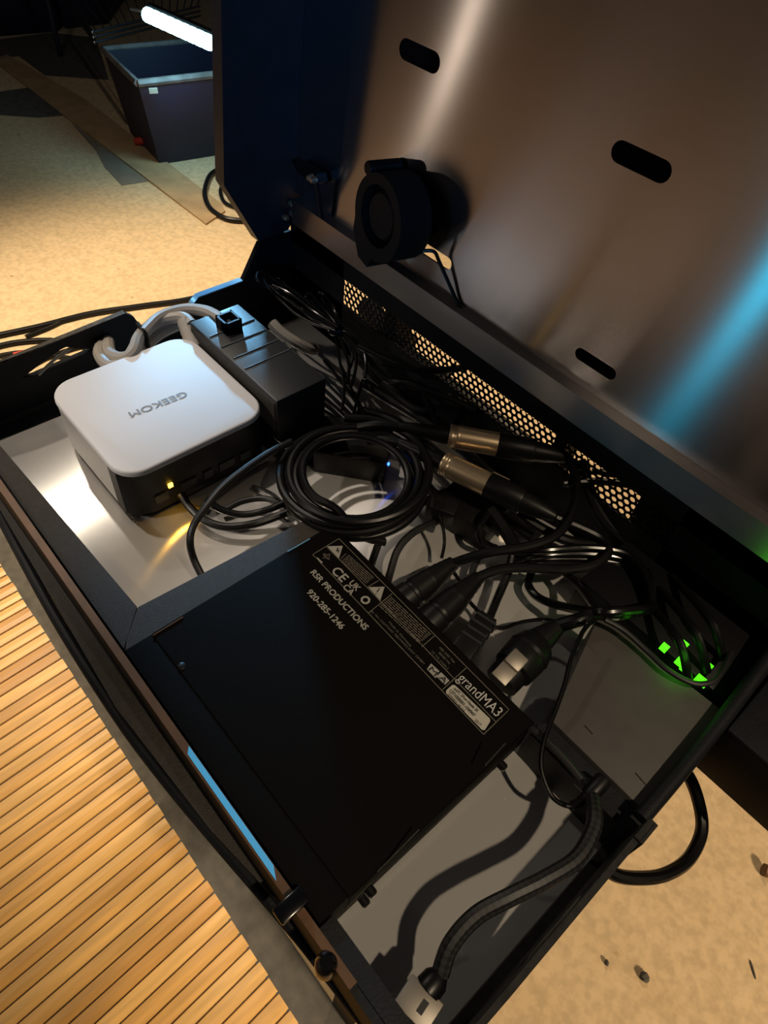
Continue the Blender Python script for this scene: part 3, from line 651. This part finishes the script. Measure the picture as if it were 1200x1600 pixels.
# powerCON style plug
pw = thing('power_plug', 'large black locking power plug with a chrome latch beside the dark grey box', 'connector', P(815, 1030, .02))
a, b = P(783, 1066, .030), P(842, 1002, .034)
mb = MB(); mb.lathe(a, b, [(0, .0100), (.25, .0104), (.3, .0122), (.62, .0130), (.66, .0124), (.72, .0132), (.92, .0112), (1, .0085)], 28); mb.build('body', M['plastic'], pw)
mb = MB(); mb.lathe(b, P(872, 978, .036), [(0, .0085), (.3, .0075), (1, .0048)], 20); mb.build('strain_relief', M['plastic'], pw)
vu = (-ray(800, 1045)).normalized(); xd = (b-a).normalized(); nn = (vu-xd*vu.dot(xd)).normalized(); yd = nn.cross(xd)
mb = MB(); c = a.lerp(b, .30) + nn*.0120 + yd*.002; mb.obox(c, xd*.0052, yd*.0052, nn*.0022); mb.build('chrome_latch', M['usb'], pw, bevel=.0012)
mb = MB(); c = a.lerp(b, .02) + nn*.0108 + yd*.002; mb.obox(c, xd*.0055, yd*.0050, nn*.0012); mb.build('metal_tab', M['usb'], pw, bevel=.0004)
bp_ = thing('barrel_plug', 'small ribbed black plug joining the thin wire and the thick braided cable', 'connector', P(915, 1245, .03))
mb = MB(); mb.lathe(P(893, 1259, .034), P(918, 1246, .037), [(0, .0018), (.15, .0026), (.2, .0018), (.35, .0028), (.4, .002), (.6, .0030), (.65, .0022), (.85, .0032), (1, .0032)], 14); mb.build('strain_relief', M['plastic'], bp_)
mb = MB(); mb.lathe(P(918, 1246, .037), P(945, 1216, .040), [(0, .0040), (.1, .0044), (.9, .0044), (1, .0038)], 16); mb.build('barrel', M['plastic'], bp_)
# USB plug at the bottom
us = thing('usb_plug', 'silver rectangular plug on the end of the thick braided cable', 'connector', P(660, 1560, .028))
a, b = P(638, 1592, .030), P(668, 1546, .030); d = (b-a).normalized(); s = Vector((-d.y, d.x, 0))
mb = MB(); mb.obox((a+b)/2, d*((b-a).length/2), s*.0085, (0, 0, .0028)); mb.build('metal_shell', M['usb'], us, bevel=.0006)
mb = MB(); c = (a+b)/2 + Vector((0, 0, .0029)) + s*(-.002); mb.obox(c, d*.0028, s*.0014, (0, 0, .0001)); mb.build('window', M['ink'], us)
e = P(690, 1520, .032); mb = MB(); mb.lathe(b, e, [(0, .0062), (.6, .0058), (.9, .0040), (1, .0036)], 18); mb.build('collar', M['cable'], us)

# ================================================================== CABLES
def cable(pts, r, label, m='cable', cat='cable', world=False, seg=10, n=10, name='cable'):
    path = spline(pts if world else pxs(pts), n)
    return tag(MB().tube(path, r, seg).build(name, M[m]), label, cat)
# coil
cc = Vector((-.2345, .2205, .030)); pts = []
turns = 4
for i in range(turns*14+1):
    a = math.radians(150) + 2*math.pi*i/14; k = i/14
    r = (.0500, .0465, .0488, .0440, .0500)[min(4, int(k))]*(1-(k % 1)) + (.0500, .0465, .0488, .0440, .0500)[min(4, int(k)+1)]*(k % 1)
    off = Vector((.0015*math.sin(k*2.1), .002*math.cos(k*1.7), 0))
    pts.append(cc + off + Vector((r*math.cos(a)*1.0, r*math.sin(a)*.98, .0045*k + .003*math.sin(a*1+1))))
cable(pts, .0030, 'thick black cable wound into a round coil in the middle of the tray', 'cable', world=True, n=5, name='coiled_cable')
pts = []
for i in range(2*14+1):
    a = math.radians(-60) + 2*math.pi*i/14; k = i/14
    r = .0375 + .003*math.sin(k*3)
    pts.append(cc + Vector((.004 + r*math.cos(a), -.002 + r*math.sin(a), .008 + .006*k)))
def tail(a0, sgn):
    return [cc + Vector((.004 + r_*math.cos(a0+sgn*t_), -.002 + r_*math.sin(a0+sgn*t_), z_)) for t_, r_, z_ in ((.45, .042, .003), (.80, .047, -.003))]
pts = tail(math.radians(-60), -1)[::-1] + pts + tail(math.radians(-60), 1)
cable(pts, .0026, 'inner black cable loop lying inside the larger round coil', 'cable', world=True, n=5, name='coiled_cable')
L = 'black cable '
cable([(560, 668, .045), (590, 664, .05), (622, 667, .052)], .0032, 'short black lead into the upper XLR connector', name='xlr_cable')
cable([(575, 690, .04), (600, 688, .044), (622, 691, .046)], .0032, 'short black lead into the lower XLR connector', name='xlr_cable')
cable([(888, 715, .052), (900, 750, .052), (897, 792, .050), (872, 833, .047), (828, 853, .044), (770, 862, .040), (735, 871, .034), (706, 881, .027)], .0032, 'black cable arcing from the upper XLR connector down to the first fat connector', name='data_cable')
cable([(868, 808, .046), (935, 838, .040), (950, 862, .040), (925, 883, .038), (880, 890, .036), (820, 887, .034), (780, 890, .032), (746, 902, .028)], .0032, 'black cable from the lower XLR connector to the second fat connector', name='data_cable')
cable([(1020, 948, .028), (975, 958, .040), (935, 957, .042), (905, 968, .042), (872, 978, .037)], .0042, 'thick glossy black power cord leading into the chrome-latched plug', 'gloss', name='power_cable')
cable([(830, 895, .010), (826, 915, .012), (845, 936, .016), (890, 950, .030), (940, 956, .048), (1000, 952, .048), (1020, 946, .045)], .0028, 'glossy black cable crossing just above the dark grey box', 'gloss')
cable([(880, 892, .022), (905, 915, .026), (930, 950, .040)], .0026, 'short black cable dropping to the crossing above the dark grey box')
cable([(765, 975, .020), (785, 982, .018), (815, 972, .018), (850, 968, .020), (880, 973, .030), (912, 974, .048)], .0012, 'thin wavy black wire between the small network plug and the power cord', 'gloss', name='wire')
cable([(930, 968, .052), (912, 985, .054), (893, 1028, .052), (882, 1070, .048), (868, 1110, .044), (850, 1158, .040), (846, 1200, .036), (860, 1240, .032), (880, 1257, .030), (905, 1258, .034), (932, 1236, .040)], .0013, 'thin glossy black wire looping down over the left edge of the dark grey box', 'gloss', name='wire')
cable([(905, 1218, .030), (922, 1236, .036), (929, 1270, .043), (925, 1300, .045), (900, 1343, .047), (850, 1375, .048), (800, 1400, .047), (745, 1430, .043), (705, 1475, .038), (688, 1522, .032)], .0040, 'thick braided black cable curving along the right wall to the silver plug', 'braid', name='braided_cable')
cable([(828, 1136, .034), (850, 1154, .035), (880, 1184, .035), (908, 1218, .034)], .0021, 'dotted braided cord lying along the black bar', 'braid', name='braided_cable')
cable([(945, 968, .046), (975, 985, .044), (1012, 1018, .042), (1045, 1048, .042), (1085, 1068, .042), (1115, 1064, .042), (1130, 1045, .040), (1142, 1020, .036)], .0017, 'braided cord crossing the rear edge of the dark grey box over green lights', 'braid', name='braided_cable')
cable([(322, 912, .010), (303, 874, .020), (297, 845, .032), (303, 820, .036), (322, 792, .042), (347, 762, .046), (380, 735, .048), (420, 708, .048), (455, 690, .046)], .0024, 'dark braided cable curving in front of the silver computer', 'braid', name='braided_cable')
cable([(283, 772, .018), (296, 792, .014), (318, 812, .012), (352, 823, .012), (395, 819, .014), (435, 806, .016), (470, 792, .020)], .0028, 'black cable leaving the silver computer below its amber light', 'cable')
cable([(322, 780, .020), (345, 796, .016), (380, 804, .014), (420, 796, .016), (455, 780, .022)], .0024, 'second black cable leaving the silver computer, behind the first')
cable([(345, 800, .006), (380, 783, .010), (420, 780, .014), (460, 800, .018)], .0022, 'black cable low between the computer and the coil')
cable([(395, 760, .006), (425, 772, .010), (445, 790, .012)], .0014, 'thin brown-black lead below the braided cable in front of the computer')
cable([(580, 884, .012), (584, 870, .018), (596, 840, .026), (612, 820, .028), (640, 800, .022), (690, 770, .012), (740, 760, .008)], .0026, 'black cable rising from the flat black box, nearest to the coil')
cable([(606, 908, .012), (610, 893, .018), (622, 858, .026), (645, 833, .028), (675, 818, .024), (715, 800, .012), (745, 790, .008)], .0026, 'black cable rising from the flat black box, second from the coil', 'braid')
cable([(690, 872, .016), (694, 850, .020), (692, 825, .026), (685, 800, .032), (675, 765, .036)], .0012, 'thin black wire hanging straight behind the first fat connector', 'gloss', name='wire')
cable([(704, 888, .010), (716, 905, .010), (730, 935, .010), (752, 960, .012), (765, 975, .020)], .0013, 'thin black wire passing under the second fat connector', name='wire')
cable([(748, 870, .012), (739, 890, .012), (738, 910, .012)], .0024, 'short braided black cord between the two data cables', 'braid', name='braided_cable')
cable([(765, 800, .034), (750, 822, .028), (750, 842, .022), (764, 852, .018), (775, 856, .014)], .0024, 'hooked glossy black cable behind the data cables', 'gloss')
cable([(800, 870, .026), (792, 900, .020), (775, 940, .016), (762, 972, .018)], .0028, 'straight black cable running down to the small network plug')
cable([(765, 795, .034), (790, 830, .028), (812, 862, .026), (845, 868, .028)], .0044, 'thick black cable slanting behind the data cables')
cable([(810, 800, .036), (845, 825, .032), (890, 845, .030), (935, 850, .034)], .0036, 'thick black cable under the lower XLR connector, toward the rear wall')
for k, (z, dy, lb) in enumerate(((.040, 0, 'uppermost glossy cable in the bunch left of the green lights'), (.034, 12, 'middle glossy cable in the bunch left of the green lights'), (.028, 22, 'lowest glossy cable in the bunch left of the green lights'))):
    cable([(795+k*8, 862+dy, z-.01), (850, 860+dy*.6, z), (920, 856+dy*.8, z), (980, 866+dy*.7, z), (1010-k*4, 900, z), (1020-k*5, 950, z-.004)], .0024, lb, 'gloss')
# power bundle near the rear left corner (tied hairpins)
hp = [[(525, 512), (470, 482), (430, 455), (404, 440), (402, 428), (412, 426), (440, 445), (480, 478), (525, 514)],
      [(527, 508), (480, 470), (440, 440), (420, 430), (414, 436), (432, 462), (470, 495), (522, 518)],
      [(528, 510), (505, 488), (488, 470), (478, 462), (486, 460), (508, 484), (530, 512)],
      [(524, 514), (490, 498), (455, 470), (430, 452), (425, 446), (452, 458), (492, 488), (528, 512)],
      [(530, 510), (520, 492), (505, 470), (498, 458), (507, 462), (522, 485), (532, 508)]]
for k, h in enumerate(hp):
    zz = .052 + .003*k
    cable([(x, y, zz + (.006 if 2 < i < 6 else 0)) for i, (x, y) in enumerate(h)], .0013, ('outermost', 'second', 'short middle', 'inner', 'shortest')[k] + ' hairpin loop of thin glossy lead tied behind the power supply', 'gloss', name='tied_lead')
fan_out = [[(528, 512), (548, 528), (566, 545), (571, 565), (570, 590)], [(527, 512), (545, 535), (556, 556), (555, 580), (548, 605)], [(524, 513), (535, 540), (545, 570), (543, 600)],
           [(522, 514), (527, 540), (532, 570), (538, 600), (535, 640)], [(526, 513), (540, 530), (550, 550), (549, 568), (540, 590)]]
for k, h in enumerate(fan_out):
    cable([(x, y, .056 - .004*i - .001*k) for i, (x, y) in enumerate(h)], .0013, ('rightmost', 'second from right', 'middle', 'leftmost', 'shortest')[k] + ' of the thin glossy leads spreading below the tie', 'gloss', name='tied_lead')
q = P(526, 512, .058); mb = MB(); mb.lathe(q+Vector((-.004, -.003, -.002)), q+Vector((.004, .003, -.002)), [(0, .0045), (.2, .0052), (.8, .0052), (1, .0045)], 14)
tag(mb.build('cable_tie', M['plastic']), 'black cable tie around the thin leads behind the power supply', 'cable tie')
# straight leads across the white gap beside the adapter
gap = [(498, 585, 560, 655), (498, 600, 565, 670), (497, 612, 550, 664), (498, 625, 545, 668), (500, 640, 535, 662), (515, 570, 560, 640), (540, 575, 562, 655), (560, 620, 568, 660), (575, 600, 540, 660)]
for k, (xa, ya, xb, yb) in enumerate(gap):
    z = .012 + .003*(k % 3)
    cable([(xa-8, ya-6, z), ((xa+xb)/2, (ya+yb)/2-3, z+.003), (xb+8, yb+4, z)], .0013 + .0003*(k % 2), 'black lead ' + ('first', 'second', 'third', 'fourth', 'fifth', 'sixth', 'seventh', 'eighth', 'ninth')[k] + ' from the front among those across the pale gap beside the power supply', 'gloss', name='lead')
# cables toward the perforated wall
cable([(598, 568, .050), (630, 574, .052), (665, 580, .054), (700, 580, .056), (735, 573, .060), (768, 562, .066)], .0020, 'black cable crossing in front of the perforated wall at its middle', 'gloss')
cable([(560, 540, .050), (600, 560, .048), (640, 575, .048), (690, 578, .052), (750, 570, .062)], .0026, 'thicker black cable beneath the one crossing the perforated wall')
cable([(650, 585, .020), (665, 620, .030), (678, 650, .040), (690, 672, .046)], .0022, 'dark cable rising beside the upper XLR connector')
cable([(560, 560, .030), (600, 600, .030), (650, 640, .030), (700, 640, .034), (760, 650, .036), (830, 700, .036)], .0040, 'thick black cable along the foot of the perforated wall')
cable([(570, 600, .022), (610, 625, .024), (660, 655, .024), (720, 700, .024), (800, 770, .024), (880, 820, .026)], .0044, 'thickest black cable along the rear of the tray')
cable([(560, 640, .016), (620, 660, .018), (690, 720, .018), (760, 790, .018), (830, 840, .020)], .0036, 'black cable buried under the XLR connectors')
cable([(550, 530, .030), (600, 590, .040), (640, 600, .044), (700, 620, .044), (745, 640, .044)], .0030, 'black cable bowing upward behind the upper XLR connector')
cable([(640, 720, .010), (668, 760, .014), (700, 790, .014), (740, 800, .016), (790, 800, .018)], .0036, 'black cable right of the coil under the lower XLR connector')
cable([(925, 735, .050), (960, 742, .050), (1010, 745, .052), (1062, 760, .060)], .0022, 'upper black cable crossing the right end of the perforated wall')
cable([(880, 755, .046), (930, 752, .048), (980, 757, .050), (1030, 765, .054)], .0026, 'lower black cable crossing the right end of the perforated wall')
cable([(905, 660+60, .050), (930, 790, .034), (960, 830, .024), (1000, 860, .020), (1060, 900, .018), (1120, 960, .018)], .0046, 'thick black cable running to the right rear corner')
cable([(980, 870, .034), (1015, 890, .036), (1020, 920, .036), (1019, 950, .034)], .0022, 'curved black cable above the rear corner of the dark grey box')
for k, (a, b, c) in enumerate((((1010, 940), (1060, 1000), (1075, 1060)), ((1030, 920), (1085, 985), (1105, 1050)), ((1050, 900), (1110, 970), (1130, 1030)))):
    cable([(a[0], a[1], .03), (b[0], b[1], .046), (c[0], c[1], .030)], .0026, ('left', 'middle', 'right')[k] + ' black cable passing in front of the green lights')
cable([(1090, 752, .100), (1076, 765, .090), (1068, 778, .080)], .0012, 'short black wire over the hinge rail on the right', name='wire', world=False)
# small dark devices under the cables
def block(name, label, cat, pa, s, z, h, rot=0, m='plastic'):
    c = P(*pa, z); a = math.radians(rot); ex = Vector((math.cos(a), math.sin(a), 0))*s[0]; ey = Vector((-math.sin(a), math.cos(a), 0))*s[1]
    mb = MB(); mb.obox(c, ex, ey, (0, 0, h)); return tag(mb.build(name, M[m], bevel=.001), label, cat)
b1 = block('usb_hub', 'small dark adapter box under the XLR connectors', 'adapter', (735, 800), (.022, .016), .012, .011, 10)
b2 = block('power_strip', 'long black power strip against the perforated wall', 'power strip', (720, 640), (.10, .012), .012, .012, 0)
b3 = block('adapter', 'dark adapter inside the round cable coil with a blue light', 'adapter', (553, 702), (.027, .020), .011, .011, 40)
q = P(607, 725, .021); mb = MB(); mb.obox(q, (.0006, 0, 0), (0, .0006, 0), (0, 0, .0012)); o = mb.build('blue_light', M['blue_led'], b3)
block('adapter', 'black adapter block in front of the power supply', 'adapter', (450, 690), (.022, .012), .010, .010, 0)
block('amber_tag', 'amber plastic tab lying below the computer ports', 'tab', (309, 797), (.005, .003), .002, .0012, 25, 'yellow')
mb = MB(); mb.box((-.085, .286, .0003), (.0203, .338, .029)); tag(mb.build('rear_cover_box', M['plastic'], bevel=.001), 'black box added to darken the right rear corner of the tray', 'added cover')  # added block hiding the bright tray plate in this corner
block('connector_block', 'small connector with metal pins right of the coil', 'connector', (690, 795), (.010, .007), .030, .006, 30)
block('connector_block', 'small connector with metal pins above the upper XLR connector', 'connector', (700, 650), (.008, .006), .044, .005, 10)
for (p, lb) in (((697, 648), 'metal pin on the connector above the upper XLR'),):
    pass

# light grey cables of the rear left corner
G = 'grey_cable'
cable([(168, 532, .036), (172, 552, .040), (190, 560, .044), (208, 552, .048), (216, 530, .050), (228, 515, .050), (255, 500, .050), (285, 496, .052), (300, 508, .052)], .0048, 'pale grey cable curling over the left wall in an open hook', G, name='grey_cable')
cable([(215, 535, .046), (196, 565, .042), (172, 572, .040), (156, 556, .038), (158, 540, .036), (170, 536, .034)], .0046, 'pale grey cable loop hanging left of its hook near the left wall', G, name='grey_cable')
cable([(222, 545, .040), (245, 523, .040), (275, 508, .042), (300, 505, .044)], .0052, 'pale grey cable running behind the computer, nearest to it', G, name='grey_cable')
cable([(225, 520, .052), (250, 496, .052), (285, 484, .054), (320, 486, .056), (345, 498, .058)], .0046, 'pale grey cable arching highest over the rear corner', G, name='grey_cable')
cable([(425, 505, .044), (440, 520, .040), (462, 535, .036), (482, 545, .030), (492, 546, .026)], .0046, 'pale grey cable on the far side of the power supply', G, name='grey_cable')
bt = thing('grey_plug', 'pale grey ribbed plug entering the black power supply', 'connector', P(300, 520, .04))
a, b = P(288, 500, .052), P(306, 545, .040)
mb = MB(); pr = []
for i in range(9): pr.append((i/8, .0056 + .0016*i/8 + (.0005 if i % 2 else 0)))
mb.lathe(a, b, pr, 18); mb.build('strain_relief', M[G], bt)
cable([(214, 505, .056), (225, 520, .053), (231, 540, .045), (229, 548, .036)], .0018, 'thin black band wrapped around the pale grey cables', 'cable', cat='strap', name='strap')
cable([(60, 586, .028), (85, 562, .034), (110, 545, .038)], .0012, 'thin pale wire seen in the triangular window of the left wall', G, name='wire')

# cable loop hanging below the right wall
cable([(1040, 1180, -.035), (1074, 1210, -.040), (1092, 1255, -.050), (1096, 1300, -.055), (1076, 1342, -.055), (1040, 1366, -.050), (1000, 1372, -.045), (960, 1366, -.040), (930, 1340, -.034)], .0040, 'thick black cable looping out below the right wall over the floor')

# ================================================================== FLOOR THINGS
# bamboo mat with felt border
mt = thing('bamboo_mat', 'large bamboo slat mat with a grey border lying on the floor', 'mat', (-.5, -.3, ZF))
y_edge = .0375; w_s = .0222; mb = MB()
x = -1.60; rn = random.Random(11)
while x < .12:
    w = w_s*(.92 + .16*rn.random()); sl = .02
    ya, yb = y_edge + (rn.random()-.5)*.002, -1.15
    a = -0.040
    def sk(xx, yy): return xx + a*(yy-.0)
    pr = [(0, 0), (.0012, .0024), (w*.5, .0034), (w-.0024, .0024), (w-.0012, 0)]
    vs = [(sk(x+p, ya), ya, ZF+.002+h) for p, h in pr] + [(sk(x+p, yb), yb, ZF+.002+h) for p, h in pr]
    mb.add(vs, [(i, i+1, 6+i, 5+i) for i in range(4)] + [(0, 1, 2, 3, 4)[::-1], (5, 6, 7, 8, 9)])
    x += w
o = mb.build('bamboo_slats', M['bamboo'], mt, smooth=False)
mb = MB(); mb.box((-1.62, -1.16, ZF+.0005), (.2, y_edge-.002, ZF+.0021)); mb.build('backing', M['plastic'], mt)
e1, e2 = P(420, 1428, ZF), P(532, 1586, ZF)
mb = MB(); mb.box((-1.62, y_edge-.004, ZF+.0005), (.2, .0835, ZF+.004)); mb.build('felt_border', M['border'], mt)

# bin
bn = thing('storage_bin', 'dark blue grey open plastic storage bin on the floor', 'bin', (-2.5, 1.35, ZF))
zr = -.455
R_ = [P(215, 130, zr), P(160, 77, zr), P(304, 64, zr)]
R_.append(R_[0] + (R_[2]-R_[1])*1.55); R_[2] = R_[1] + (R_[2]-R_[1])*1.55
Bc = P(250, 256, ZF+.001); cen = sum(R_, Vector())/4
sc = .86
bot = [Vector((cen.x+(p.x-cen.x)*sc, cen.y+(p.y-cen.y)*sc, ZF+.001)) for p in R_]
sh = Bc - bot[0]; bot = [p+Vector((sh.x, sh.y, 0))*.7 for p in bot]
mb = MB(); ins = [cen + (p-cen)*.955 for p in R_]; cb = sum(bot, Vector())/4; bi = [cb + (p-cb)*.95 + Vector((0, 0, .008)) for p in bot]
vs = R_ + bot + ins + bi
fs = [(i, (i+1) % 4, 4+(i+1) % 4, 4+i) for i in range(4)] + [(4, 5, 6, 7)] + [(8+i, 8+(i+1) % 4, 12+(i+1) % 4, 12+i) for i in range(4)] + [(12, 13, 14, 15)] + [(i, (i+1) % 4, 8+(i+1) % 4, 8+i) for i in range(4)]
mb.add(vs, fs); mb.build('tub', M['bin'], bn, smooth=False)
mb = MB(); mb.tube(R_+[R_[0]], .011, 6); mb.build('rim', M['binrim'], bn)
q = P(238, 137, zr-.01); mb = MB(); mb.obox(q+Vector((.012, -.004, -.004)), (.004, .012, 0), (.003, -.001, 0), (0, 0, .007)); mb.build('rim_tag', M['sticker'], bn)
q = P(212, 221, ZF+.015); mb = MB(); mb.lathe(q, q+Vector((.03, .02, .01)), [(0, .012), (1, .012)], 12); tag(mb.build('red_cap', M['red']), 'small red cap on the floor at the foot of the storage bin', 'cap')
for pa, pb, dep, hh, lb_ in ((( -30, 60), (92, 50), .55, .50, 'dark equipment case at the top left edge of the photo'), ((100, 46), (170, 38), .6, .42, 'dark equipment case behind the bin, next to the wire rack')):
    a, b = P(*pa, ZF), P(*pb, ZF); d_ = Vector((-.55, .45, 0)).normalized()*dep
    bn2 = MB(); bn2.prism([a, b, b+d_, a+d_], (0, 0, hh)); tag(bn2.build('equipment_case', M['bin'], bevel=.01), lb_, 'case')

# wire shelf and the LED bar
sh = thing('wire_shelf', 'dark wire rack shelf behind the storage bin', 'shelf', (-3.4, 1.9, ZF))
zS = -.40
a, b, c, d = P(145, 50, zS), P(312, 10, zS), P(345, -60, zS), P(60, -60, zS)
fr_ = MB()
for k in range(3):
    o_ = Vector((0, 0, -.014*k)); fr_.tube([a+o_, b+o_], .004, 6); fr_.tube([a+o_, d+o_], .004, 6)
fr_.build('edge_rails', M['wire'], sh)
mb = MB()
for k in range(15):
    f = (k+.5)/15; mb.tube([a.lerp(b, f), d.lerp(c, f)], .0022, 5)
mb.build('shelf_wires', M['wire'], sh)
for p in (c, d):
    mb = MB(); mb.tube([Vector((p.x, p.y, ZF)), Vector((p.x, p.y, .5))], .011, 8); mb.build('post', M['bin'], sh)
lb = thing('led_light_bar', 'glowing white-cyan LED light bar above the storage bin', 'light', P(280, 43, -.30))
a, b = P(228, 22, -.30), P(331, 68, -.30)
mb = MB(); mb.tube([a, b], .0165, 10); 
mb = MB()
for k in range(9):
    f0, f1 = k/9+.004, (k+1)/9-.004; mb.lathe(a.lerp(b, f0), a.lerp(b, f1), [(0, .013), (.15, .0200), (.85, .0200), (1, .013)], 12)
mb.build('led_strip', M['led'], lb)
mb = MB(); mb.tube([a+Vector((0, .018, .016)), b+Vector((0, .018, .016))], .012, 8); mb.build('housing', M['plastic'], lb)
mb = MB(); mb.tube([P(229, 19, -.30), P(204, 14, -.31)], .004, 6); mb.build('cord', M['binrim'], lb)
lamp('led_bar_light', (a+b)/2 + Vector((.03, -.04, -.04)), (-2.3, 1.3, -.6), .7, (.35, .8, 1), .12)

# floor boards, patch, dark sheets painting the floor shadows behind
bd = MB(); bd.prism([P(0, 92, ZF), P(12, 88, ZF), P(130, 155, ZF), P(345, 320, ZF), P(352, 332, ZF), P(322, 352, ZF), P(110, 190, ZF), P(0, 104, ZF)], (0, 0, .006))
tag(bd.build('plywood_strip', M['board'], smooth=False), 'long tan plywood strip lying on the concrete floor beside the bin', 'board')
bd = MB(); bd.prism([P(112, 193, ZF), P(150, 236, ZF), P(164, 262, ZF), P(190, 290, ZF), P(236, 283, ZF), P(205, 262, ZF)], (0, 0, .0015))
tag(bd.build('grey_patch', M['patch'], smooth=False), 'flat grey patch on the concrete floor along the plywood strip', 'patch')
bd = MB(); bd.prism([P(0, 145, ZF), P(0, 180, ZF), P(60, 184, ZF), P(108, 180, ZF), P(98, 172, ZF), P(48, 138, ZF)], (0, 0, .004))  # dark sheet in place of a shadow on the floor
tag(bd.build('shadow_sheet_left', M['border'], smooth=False), 'dark flat sheet painting a floor shadow at the far left edge', 'mat')
bd = MB(); bd.prism([P(-10, 64, ZF), P(80, 52, ZF), P(150, 60, ZF), P(170, 125, ZF), P(70, 118, ZF), P(30, 88, ZF), P(-10, 92, ZF)], (0, 0, .003))  # shade on the far floor, laid down as a dark sheet
tag(bd.build('shadow_sheet_far', M['border'], smooth=False), 'dark flat sheet painting the floor shadow beyond the plywood strip', 'painted shadow')
# floor cables
def fcable(pts, r, label, m='cable', name='floor_cable'):
    return cable([(x, y, ZF + r + .001 + (k*.0)) for k, (x, y) in enumerate(pts)], r, label, m, name=name)
fcable([(-20, 527), (60, 510), (140, 490), (220, 478), (300, 466), (385, 440), (450, 420)], .0065, 'long black cable on the floor behind the left wall, farthest from it')
fcable([(-20, 545), (30, 534), (90, 532), (160, 545), (220, 520), (300, 480), (390, 452)], .006, 'black floor cable crossing under the left wall window')
fcable([(-20, 560), (40, 550), (120, 560), (200, 560)], .005, 'black floor cable bending toward the left edge of the photo')
fcable([(40, 526), (75, 512), (100, 500)], .005, 'short black cable branching from the long floor cable')
fcable([(200, 520), (270, 492), (340, 470), (400, 450)], .006, 'black floor cable seen past the cyan-lit wall edge')
fcable([(20, 590), (70, 560), (130, 540), (180, 530)], .005, 'black floor cable seen through the triangular window')
fcable([(22, 556), (50, 549)], .008, 'short red cable end on the floor beside the black cables', 'red')
fcable([(352, 262), (330, 272), (320, 300), (328, 325), (352, 341), (380, 345)], .008, 'large black cable loop on the floor behind the lid side')
fcable([(360, 282), (345, 295), (350, 315), (370, 325)], .006, 'smaller black cable loop inside the larger floor loop')
# items behind the perforated wall
cable([(575, 480, -.02), (600, 515, -.02), (640, 540, -.02)], .012, 'dark cable bundle hanging behind the left of the perforated wall', world=False, name='cable_bundle')
for (xa, xb, lb_) in ((-.352, -.338, 'left'), (-.168, -.158, 'middle'), (-.095, -.03, 'right')):
    mb = MB(); mb.box((xa, .352, -.10), (xb, .372, .085)); tag(mb.build('support_post', M['case']), lb_ + ' dark upright behind the perforated wall', 'post')

for k, (pa, pb, w_, lb_) in enumerate((((945, 1504), (951, 1504), .004, 'tiny dark pebble on the concrete floor at lower right'), ((1172, 1500), (1181, 1530), .0015, 'thin dark twig on the concrete floor near the lower right edge'), ((1003, 1518), (1012, 1535), .006, 'small grey crumb on the concrete floor at lower right'), ((1190, 1358), (1202, 1362), .010, 'reddish brown crumb on the floor at the right edge'))):
    a, b = P(*pa, ZF+w_*.8), P(*pb, ZF+w_*.8); mb = MB(); mb.lathe(a, b, [(0, w_*.4), (.3, w_), (.7, w_), (1, w_*.4)], 8); tag(mb.build('floor_debris', M['brown_metal'] if k == 3 else M['border']), lb_, 'debris')
